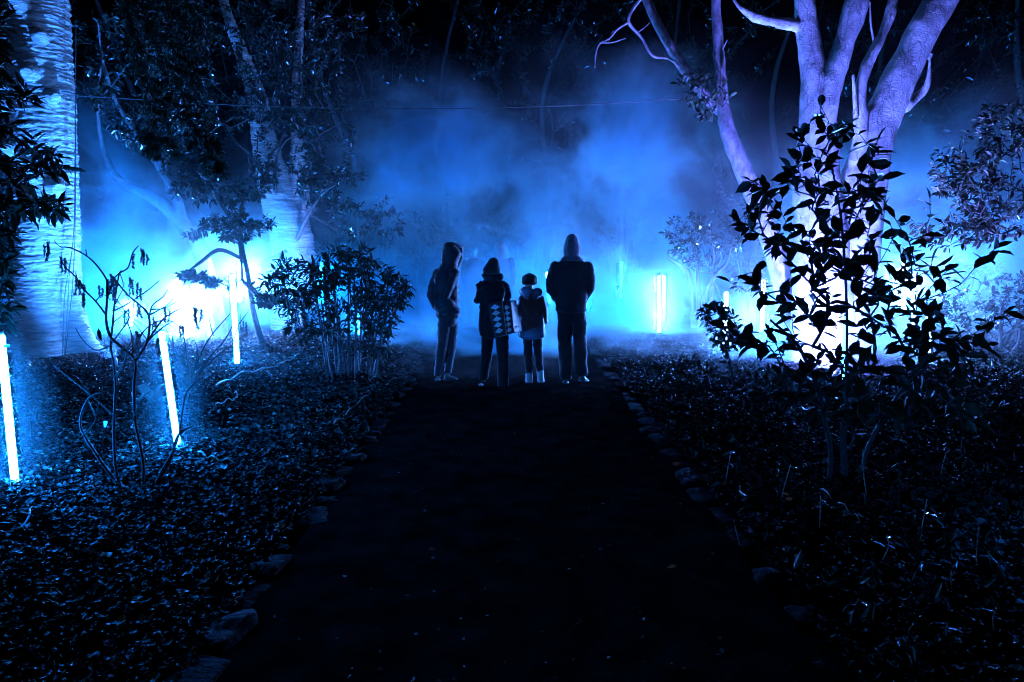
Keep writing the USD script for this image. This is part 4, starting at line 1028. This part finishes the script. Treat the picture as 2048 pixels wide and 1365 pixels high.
# leftmost: hooded quilted jacket, half turned to the right, hand in the front pocket
fg = Figure(8.25)
pa = person('person in hooded quilted jacket, leftmost of the four, hands in pockets, turned right', at(890, 765, 8.25))
fa = (.86, .5)
hc, cut = head_chains(905, 507, 3, 13.5, fa)
pa.part('body', fg.body(hc + [[(900, 530, 0, 9, 9, 9), (895, 560, 0, 20, 14, 13), (896, 620, 0, 18, 14, 12)], [(893, 640, 0, 12, 12, 11), (886, 690, 0, 9, 9, 9), (878, 752, 0, 6, 6, 6)], [(902, 640, 4, 12, 12, 11), (902, 690, 6, 9, 9, 9), (896, 746, 4, 6, 6, 6)],
                              [(908, 548, -4, 7, 7, 7), (890, 594, -12, 6, 6, 6), (908, 612, 2, 4, 4, 4)], [(878, 548, 4, 7, 7, 7), (864, 590, 8, 6, 6, 6), (876, 616, 10, 4, 4, 4)]] + hand_chains((908, 613, 2), (.6, .6, .5), (0, -1, 0), 3.4) + hand_chains((876, 616, 10), (.6, .6, .3), (0, -1, 0), 3.4), cut, .012, 4), M_SKIN, smooth=True)
pa.part('jacket', fg.mesh([[(896, 536, 0, 14, 9, 12), (892, 556, 0, 25, 14, 19), (892, 590, 1, 26, 14, 19), (893, 615, 1, 25, 12, 19), (896, 632, 1, 23, 7, 18)],
                          [(908, 547, -10, 11, 11, 11), (898, 574, -17, 10, 10, 10), (889, 595, -18, 9, 9, 9)], [(889, 595, -18, 9, 9, 9), (902, 610, -14, 8, 8, 8), (914, 621, -6, 7, 7, 7)],
                          [(876, 548, 6, 10, 11, 10), (866, 572, 4, 9, 10, 9), (862, 592, 4, 8.5, 8, 8)], [(862, 592, 4, 8.5, 8, 8), (872, 612, 8, 8, 8, 8)]], (), .014, 18, .022, (10, 10, 16), 1, .085), M_PUFFER, smooth=True)
pa.part('hood', fg.mesh([[(899, 497, 0, 14.5, 13, 16), (903, 509, 1, 20, 15, 18), (899, 527, 0, 17, 8, 15), (896, 540, 0, 21, 5, 15)], [(902, 491, 2, 13, 7, 13), (923, 496, 9, 3, 3.5, 6), (924, 516, 10, 3, 6, 5), (911, 532, 4, 9, 5, 9)]], [(931, 507, 18, 6, 11, 7)], .010, 5, .018, (18, 18, 18), 2), M_PUFFER, smooth=True)
pa.part('trousers', fg.mesh([[(896, 630, 1, 21, 9, 16), (894, 648, 1, 19, 10, 15)], [(889, 648, -3, 14, 12, 13), (885, 690, -3, 11.5, 10, 11), (878, 735, -4, 9, 8, 9), (876, 750, -4, 8.5, 4, 9)], [(903, 648, 6, 14, 12, 13), (902, 690, 7, 11, 10, 10), (897, 735, 6, 8.5, 8, 9), (895, 744, 6, 8, 4, 8)]], (), .014, 7, .02, (12, 12, 20), 3), M_JEANS, smooth=True)
pa.part('shoe', shoe(fg, 875, 768, (.5, .85), 17), M_SHOE, smooth=True)
pa.part('shoe', shoe(fg, 894, 761, (.9, .4), 18), M_SHOE, smooth=True)

# second: knitted hat, dark long coat, big patterned bag on the shoulder
fg = Figure(7.95)
pb = person('person in knitted hat and dark coat carrying the patterned bag, second from left', at(988, 775, 7.95))
hc, cut = head_chains(985, 541, 2, 13, (-.25, .97))
pb.part('body', fg.body(hc + [[(985, 560, 0, 9, 9, 9), (986, 590, 0, 22, 14, 12), (986, 650, 0, 19, 16, 12)], [(977, 670, 0, 12, 12, 11), (973, 715, 1, 9, 9, 9), (967, 760, -2, 6, 6, 6)], [(1003, 670, 0, 12, 12, 11), (1006, 715, 0, 9, 9, 9), (1005, 768, 0, 6, 6, 6)],
                              [(1006, 578, 0, 8, 8, 8), (1014, 606, 8, 6, 6, 6), (1002, 600, 18, 4, 4, 4)], [(966, 578, 0, 8, 8, 8), (958, 602, 10, 6, 6, 6), (956, 598, 16, 4, 4, 4)]] + hand_chains((956, 599, 14), (-.7, .2, .6), (0, -1, 0), 3.2) + hand_chains((1002, 600, 18), (-.8, -.3, .4), (0, -1, 0), 3.2), cut, .012, 4), M_SKIN, smooth=True)
pb.part('coat', fg.mesh([[(984, 562, 0, 17, 8, 13), (986, 578, 0, 32, 14, 17), (984, 610, 0, 25, 14, 17), (983, 640, 0, 26, 14, 18), (982, 668, 0, 24, 9, 18)],
                        [(1006, 575, 0, 13, 12, 13), (1012, 592, 2, 11, 11, 12), (1008, 602, 12, 9, 9, 10)], [(966, 578, 0, 11, 12, 11), (959, 596, 3, 9, 10, 9), (955, 603, 9, 7, 6, 7)]], (), .014, 18, .035, (8, 8, 26), 4), M_BLACKCLOTH, smooth=True)
pb.part('collar', fg.mesh([[(972, 551, 4, 9, 6, 9), (982, 556, -8, 12, 7, 8), (998, 555, -4, 9, 7, 9), (998, 552, 6, 8, 6, 8)]], (), .012, 4, .03, (20, 20, 20), 5), M_PUFFER, smooth=True)
fr = np.random.default_rng(800)
furc = [[(956 + 18 * fr.uniform(), 566 + 14 * fr.uniform() , -8 + 4 * fr.normal(), 3 + 2.5 * fr.uniform(), 3 + 2 * fr.uniform(), 4)] for k in range(16)]
pb.part('fur_trim', fg.mesh([[(962, 575, -2, 9, 8, 8), (972, 568, -8, 8, 6, 8)], [(1000, 566, -8, 9, 6, 8), (1012, 580, -4, 8, 9, 8)]] + furc, (), .010, 2, .03, (40, 40, 40), 6), M_FUR, smooth=True)
pb.part('hat', fg.mesh([[(987, 527, 2, 11, 12, 11), (983, 540, 2, 17.5, 8, 17)], [(983, 545, 2, 17.5, 4.5, 17)]], (), .010, 4, .008, (30, 30, 30), 7), M_KNIT, smooth=True)
pb.part('trousers', fg.mesh([[(985, 662, 0, 22, 10, 14)], [(976, 672, 0, 12.5, 12, 12), (973, 710, 1, 11.5, 10, 11), (968, 750, -2, 9.5, 8, 9.5), (967, 758, -2, 9.5, 3, 9.5)], [(1004, 672, 0, 13.5, 12, 12), (1006, 715, 0, 12, 10, 11), (1006, 765, 0, 11.5, 8, 11.5), (1006, 771, 0, 11.5, 3, 11.5)]], (), .014, 6, .02, (12, 12, 20), 8), M_BLACKCLOTH, smooth=True)
pb.part('shoe', shoe(fg, 962, 779, (.25, .95), 16, 7.5), M_SOLE, smooth=True)
pb.part('shoe', shoe(fg, 1006, 783, (.1, 1.), 15, 10.5, 7), M_SOLE, smooth=True)

# the bag, hanging at that person's right side
Yb = 7.72
sb = Yb / F
bag = Thing('shopping_bag', 'large dark shopping bag with rows of pale diamonds, hanging at the hatted person\'s side', 'bag', at(1008, 672, Yb))
M_BAG = cloth('bag_fabric', (.008, .009, .014), .6, .2, 60, .4)
front = [(979, 609), (1020, 606), (1026, 664), (991, 673)]
side = [(1020, 606), (1030, 603), (1042, 661), (1026, 664)]


def on(quad, u, v, Y, dY=0.0):
    a, b, c, d = [np.array(q, float) for q in quad]
    p = (a * (1 - u) + b * u) * (1 - v) + (d * (1 - u) + c * u) * v
    return at(p[0], p[1], Y + dY * u)


A = [on(front, *q, Yb) for q in ((0, 0), (1, 0), (1, 1), (0, 1))]
B = [on(side, *q, Yb, .20) for q in ((1, 0), (1, 1))]
Cb = [A[0] + (B[0] - A[1]), A[3] + (B[1] - A[2])]
pts8 = np.array(A + B + Cb)
bagm = m3.Manifold.hull_points(np.vstack([p + trimesh.creation.icosphere(1).vertices * .014 for p in pts8])).refine_to_length(.03).to_mesh()
bt = trimesh.Trimesh(bagm.vert_properties[:, :3], bagm.tri_verts)
bt.vertices = bt.vertices + bt.vertex_normals * ((meshkit.fbm(bt.vertices * 8, 3, 5) - .5) * .016)[:, None]
bag.part('bag_body', bt, M_BAG, smooth=40)
cols = [mat(f'bag_print_{k}', {'p': ('principled_bsdf', {'base_color': c, 'roughness': .6})}, surface='p.BSDF') for k, c in enumerate(((.62, .66, .70), (.66, .48, .46), (.40, .60, .62)))]
M_SIDEPRINT = mat('bag_print_dull', {'p': ('principled_bsdf', {'base_color': (.10, .09, .09), 'roughness': .8})}, surface='p.BSDF')
rg = np.random.default_rng(810)
for quad, cs, dY in ((front, (.25, .79), 0.0), (side, (.5,), .20)):
    for ci, u0 in enumerate(cs):
        for r in range(5):
            v0 = (r + .5 + (.25 if ci % 2 else 0)) / 5.3
            hw, hh = (.23 if ci != 1 else .17), .085
            if quad is side:
                hw, hh = .36, .05
            n_ = np.array([0, -.020, 0]) if quad is front else np.array([.016, -.014, 0])
            P4 = np.array([on(quad, np.clip(u0 + du * hw, .02, .98), np.clip(v0 + dv * hh, .01, .99), Yb, dY) for du, dv in ((-1, .3), (0, -1), (1, .1), (0, 1))]) + n_
            bag.part('print_diamond', (np.vstack([P4, P4 + [0, .003, 0]]), np.array([[0, 2, 1], [0, 3, 2], [4, 5, 6], [4, 6, 7], [0, 1, 5], [0, 5, 4], [1, 2, 6], [1, 6, 5], [2, 3, 7], [2, 7, 6], [3, 0, 4], [3, 4, 7]])), cols[rg.integers(3)] if quad is front else M_SIDEPRINT)
strap = spline(np.array([on(front, .58, 1, Yb) + [0, -.03, 0], on(front, .60, .5, Yb) + [0, -.032, 0], on(front, .6, .0, Yb) + [0, -.03, 0], at(1008, 585, 7.72), at(1004, 571, 7.86), at(1000, 568, 8.0)]), 30)
bag.part('strap', tube(strap, .014, 6), M_CABLE)
strap = spline(np.array([on(front, .6, 0, Yb) + [0, .17, 0], at(1012, 590, 7.95), at(1006, 570, 8.0), at(1000, 567, 8.06)]), 20)
bag.part('strap', tube(strap, .012, 6), M_CABLE)

# child in a pale hooded raincoat
fg = Figure(8.15)
pc = person('child in dark cap and pale hooded raincoat, third from left', at(1065, 768, 8.15))
hc, cut = head_chains(1059, 563, 2, 13, (-.2, .98))
pc.part('body', fg.body(hc + [[(1060, 585, 0, 7, 8, 8), (1062, 605, 0, 17, 12, 11), (1063, 660, 0, 16, 14, 11)], [(1055, 675, 0, 9, 10, 9), (1056, 715, 0, 7, 8, 7), (1058, 756, 0, 5, 6, 5)], [(1074, 675, 0, 9, 10, 9), (1077, 715, 0, 7, 8, 7), (1080, 752, 2, 5, 6, 5)],
                              [(1081, 603, 0, 6, 7, 6), (1089, 630, 0, 5, 6, 5), (1088, 648, 4, 3.5, 4, 3.5)], [(1043, 603, 0, 6, 7, 6), (1038, 632, 2, 5, 6, 5), (1036, 650, 6, 3.5, 4, 3.5)]] + hand_chains((1088, 650, 4), (-.2, 1, .2), (-1, 0, .3), 2.6) + hand_chains((1036, 652, 6), (0, 1, .2), (1, 0, .3), 2.6), cut, .011, 4), M_SKIN, smooth=True)
pc.part('coat', fg.mesh([[(1061, 590, 0, 14, 7, 12), (1063, 606, 0, 26, 11, 15), (1063, 640, 0, 27, 12, 17), (1063, 671, 0, 27.5, 9, 18)], [(1081, 600, 0, 9, 9, 9), (1088, 622, 0, 8, 8, 8), (1089, 643, 3, 7, 6, 7)], [(1045, 600, 0, 9, 9, 9), (1038, 624, 1, 8, 8, 8), (1037, 645, 5, 7, 6, 7)]], (), .014, 16, .022, (9, 9, 5), 11), M_COAT, smooth=True)
pc.part('hood', fg.mesh([[(1052, 582, -7, 11, 9, 9), (1064, 592, -13, 15, 10, 8), (1074, 586, -8, 11, 10, 9)], [(1046, 584, 4, 8, 7, 8), (1052, 586, -6, 10, 9, 9)], [(1077, 584, 4, 8, 7, 8), (1074, 588, -6, 10, 9, 9)]], (), .012, 5, .014, (14, 14, 14), 12), M_COAT, smooth=True)
pc.part('cap', fg.mesh([[(1059, 557, 2, 15.5, 9.5, 15.5), (1059, 566, 2, 15.5, 6, 15)]], (), .010, 4, .006, (30, 30, 30), 13), M_KNIT, smooth=True)
pc.part('trousers', fg.mesh([[(1064, 668, 0, 19, 9, 12)], [(1055, 676, 0, 10, 10, 10), (1056, 712, 0, 8.5, 9, 8.5), (1058, 748, 0, 7, 6, 7)], [(1074, 676, 0, 10, 10, 10), (1077, 708, 1, 8.5, 9, 8.5), (1080, 742, 2, 7, 6, 7)]], (), .012, 6, .022, (14, 14, 18), 14), M_BLACKCLOTH, smooth=True)
pc.part('boot', fg.mesh([[(1058, 744, 0, 7, 4, 7), (1058, 758, 0, 7, 6, 7), (1058, 766, -1, 7, 4.5, 8)], [(1058, 766, -1, 7, 4, 7), (1058, 767, 9, 6, 3.5, 6)]], (), .010, 4), M_SOLE, smooth=True)
pc.part('boot', fg.mesh([[(1080, 740, 2, 7, 4, 7), (1081, 754, 2, 7, 6, 7), (1082, 762, 1, 7, 4.5, 8)], [(1082, 762, 1, 7, 4, 7), (1084, 763, 11, 6, 3.5, 6)]], (), .010, 4), M_SOLE, smooth=True)

# tallest, hood up, hands in the front pouch
fg = Figure(8.1)
pd = person('tallest person in dark hooded jacket with grey hood up, right of the child', at(1146, 768, 8.1))
hc, cut = head_chains(1143, 490, 4, 13.5, (0, 1))
pd.part('body', fg.body(hc + [[(1143, 513, 0, 9, 9, 9), (1143, 545, 0, 28, 16, 12), (1143, 610, 0, 24, 16, 12)], [(1131, 640, 0, 13, 12, 12), (1130, 695, 0, 10, 10, 9), (1131, 756, 0, 6, 6, 6)], [(1157, 640, 0, 13, 12, 12), (1160, 695, 0, 10, 10, 9), (1163, 750, 3, 6, 6, 6)],
                              [(1112, 534, 0, 9, 9, 9), (1104, 575, 2, 7, 7, 7), (1124, 600, 20, 5, 5, 5)], [(1174, 534, 0, 9, 9, 9), (1181, 570, 2, 7, 7, 7), (1164, 599, 20, 5, 5, 5)]] + hand_chains((1124, 600, 20), (.9, .1, .3), (0, -1, 0), 3.6) + hand_chains((1164, 599, 20), (-.9, .1, .3), (0, -1, 0), 3.6), cut, .012, 4), M_SKIN, smooth=True)
pd.part('jacket', fg.mesh([[(1143, 521, 0, 21, 6, 13), (1143, 540, 0, 38, 16, 18), (1143, 585, 0, 33, 16, 19), (1142, 621, 0, 31, 7, 19)], [(1111, 535, 0, 12, 12, 14), (1104, 560, 0, 12, 12, 12), (1103, 580, 2, 10.5, 9, 11)], [(1103, 580, 2, 10.5, 9, 11), (1116, 599, 12, 9, 8, 9), (1128, 602, 20, 7, 7, 7)],
                          [(1175, 535, 0, 12, 12, 14), (1180, 556, 0, 11, 12, 12), (1180, 576, 2, 10, 9, 11)], [(1180, 576, 2, 10, 9, 11), (1170, 598, 12, 8.5, 8, 9), (1158, 602, 20, 7, 7, 7)]], (), .015, 26, .03, (9, 9, 9), 21), M_HOODIE, smooth=True)
pd.part('hood', fg.mesh([[(1143.5, 481, 2, 12.5, 13, 15), (1143.5, 497, 2, 17, 13, 17)], [(1143.5, 500, 2, 17, 10, 17), (1143.5, 511, 0, 15, 6, 14)], [(1143.5, 513, 0, 15.5, 4, 14), (1143.5, 520, -1, 23, 3.5, 15)]], [(1143, 494, 23, 11, 17, 12)], .012, 6, .012, (14, 14, 8), 22), M_GREYHOOD, smooth=True)
pd.part('trousers', fg.mesh([[(1143, 626, 0, 29, 10, 17), (1143, 640, 0, 29, 10, 16)], [(1130, 648, 0, 15.5, 13, 14), (1130, 700, 0, 14, 10, 12), (1131, 745, 0, 12.5, 8, 11), (1131, 756, 0, 12, 4, 11)], [(1158, 648, 0, 15.5, 13, 14), (1160, 695, 1, 13, 10, 12), (1162, 735, 2, 12.5, 8, 11), (1163, 747, 2, 13, 5, 11)]], (), .015, 6, .03, (11, 11, 8), 23), M_BLACKCLOTH, smooth=True)
pd.part('shoe', shoe(fg, 1131, 773, (-.2, .95), 17, 9), M_SHOE, smooth=True)
pd.part('shoe', shoe(fg, 1165, 764, (.35, .9), 17, 9), M_SHOE, smooth=True)


def far_person(label, x, top, h, Y, coat, legs, face, flare=1.0, hooded=False):
    """A standing figure in the smoke, h px tall."""
    fg = Figure(Y)
    k = h / 300.0
    q = lambda dx, f, dd, rx, rz, ry=None: (x + dx * k, top + f * h, dd * k, rx * k, rz * k, (rx if ry is None else ry) * k)
    t = person(label, at(x, top + h, Y))
    hc, cut = head_chains(x, top + .055 * h, 0, 13.5 * k, face)
    t.part('body', fg.body(hc + [[q(0, .15, 0, 9, 9), q(0, .24, 0, 26, 15, 12), q(0, .46, 0, 22, 15, 12)], [q(-12, .55, 0, 12, 12), q(-12, .75, 0, 9, 10), q(-12, .95, 0, 6, 6)], [q(12, .55, 0, 12, 12), q(12, .75, 0, 9, 10), q(12, .95, 0, 6, 6)], [q(-30, .21, 0, 8, 9), q(-36, .35, 0, 6, 7), q(-35, .46, 6, 4, 5)], [q(30, .21, 0, 8, 9), q(36, .35, 0, 6, 7), q(35, .46, 6, 4, 5)]]
                            + hand_chains(q(-35, .46, 6, 1, 1)[:3], (0, 1, .2), (1, 0, .2), 3.3 * k) + hand_chains(q(35, .46, 6, 1, 1)[:3], (0, 1, .2), (-1, 0, .2), 3.3 * k), cut, .018, 3), M_SKIN, smooth=True)
    t.part('coat', fg.mesh([[q(0, .165, 0, 20, 8, 12), q(0, .22, 0, 35, 15, 16), q(0, .36, 0, 31 * flare, 15, 17), q(0, .56, 0, 35 * flare, 12, 19)], [q(-30, .21, 0, 13, 13), q(-38, .34, 0, 11, 12), q(-37, .45, 4, 9, 8)], [q(30, .21, 0, 13, 13), q(38, .34, 0, 11, 12), q(37, .45, 4, 9, 8)]], (), .02, 6, .035, (8, 8, 4), 31), coat, smooth=True)
    if hooded:
        t.part('hood', fg.mesh([[q(0, .05, -2, 17, 18), q(-2, .11, -4, 19, 13), q(0, .16, -2, 22, 8, 16)]], [(x + face[0] * 20 * k, top + .065 * h, face[1] * 20 * k, 12 * k, 17 * k, 12 * k)], .016, 5, .02, (14, 14, 14), 32), coat, smooth=True)
    else:
        t.part('hair', fg.mesh([[(x - face[0] * 4 * k, top + .035 * h, -face[1] * 4 * k, 13.5 * k, 13 * k), (x - face[0] * 7 * k, top + .08 * h, -face[1] * 7 * k, 11 * k, 12 * k)]], (), .014, 3), M_KNIT, smooth=True)
    t.part('trousers', fg.mesh([[q(0, .53, 0, 26, 12, 15)], [q(-12, .56, 0, 14, 12), q(-12, .75, 0, 11, 10), q(-12, .94, 0, 9, 8)], [q(12, .56, 0, 14, 12), q(12, .75, 0, 11, 10), q(12, .94, 0, 9, 8)]], (), .02, 5, .02, (12, 12, 12), 33), legs, smooth=True)
    for sg in (-1, 1):
        t.part('shoe', shoe(fg, x + sg * 12 * k, top + h, (face[0], face[1]), 16 * k, 7 * k, 8 * k), M_SHOE, smooth=True)


far_person('hooded person in pale coat half lost in smoke above the patterned bag', 1003, 485, 182, 13.4, M_PALECOAT, M_JEANS, (.2, .98), 1.05, True)
far_person('dark-clothed person in smoke facing the camera between the two left people', 948, 492, 165, 14.2, M_BLACKCLOTH, M_BLACKCLOTH, (-.1, -1))
#far_person('person in pale jacket in smoke between child and tallest person', 1072, 496, 190, 12.0, M_PALECOAT, M_BLACKCLOTH, (.6, .8))
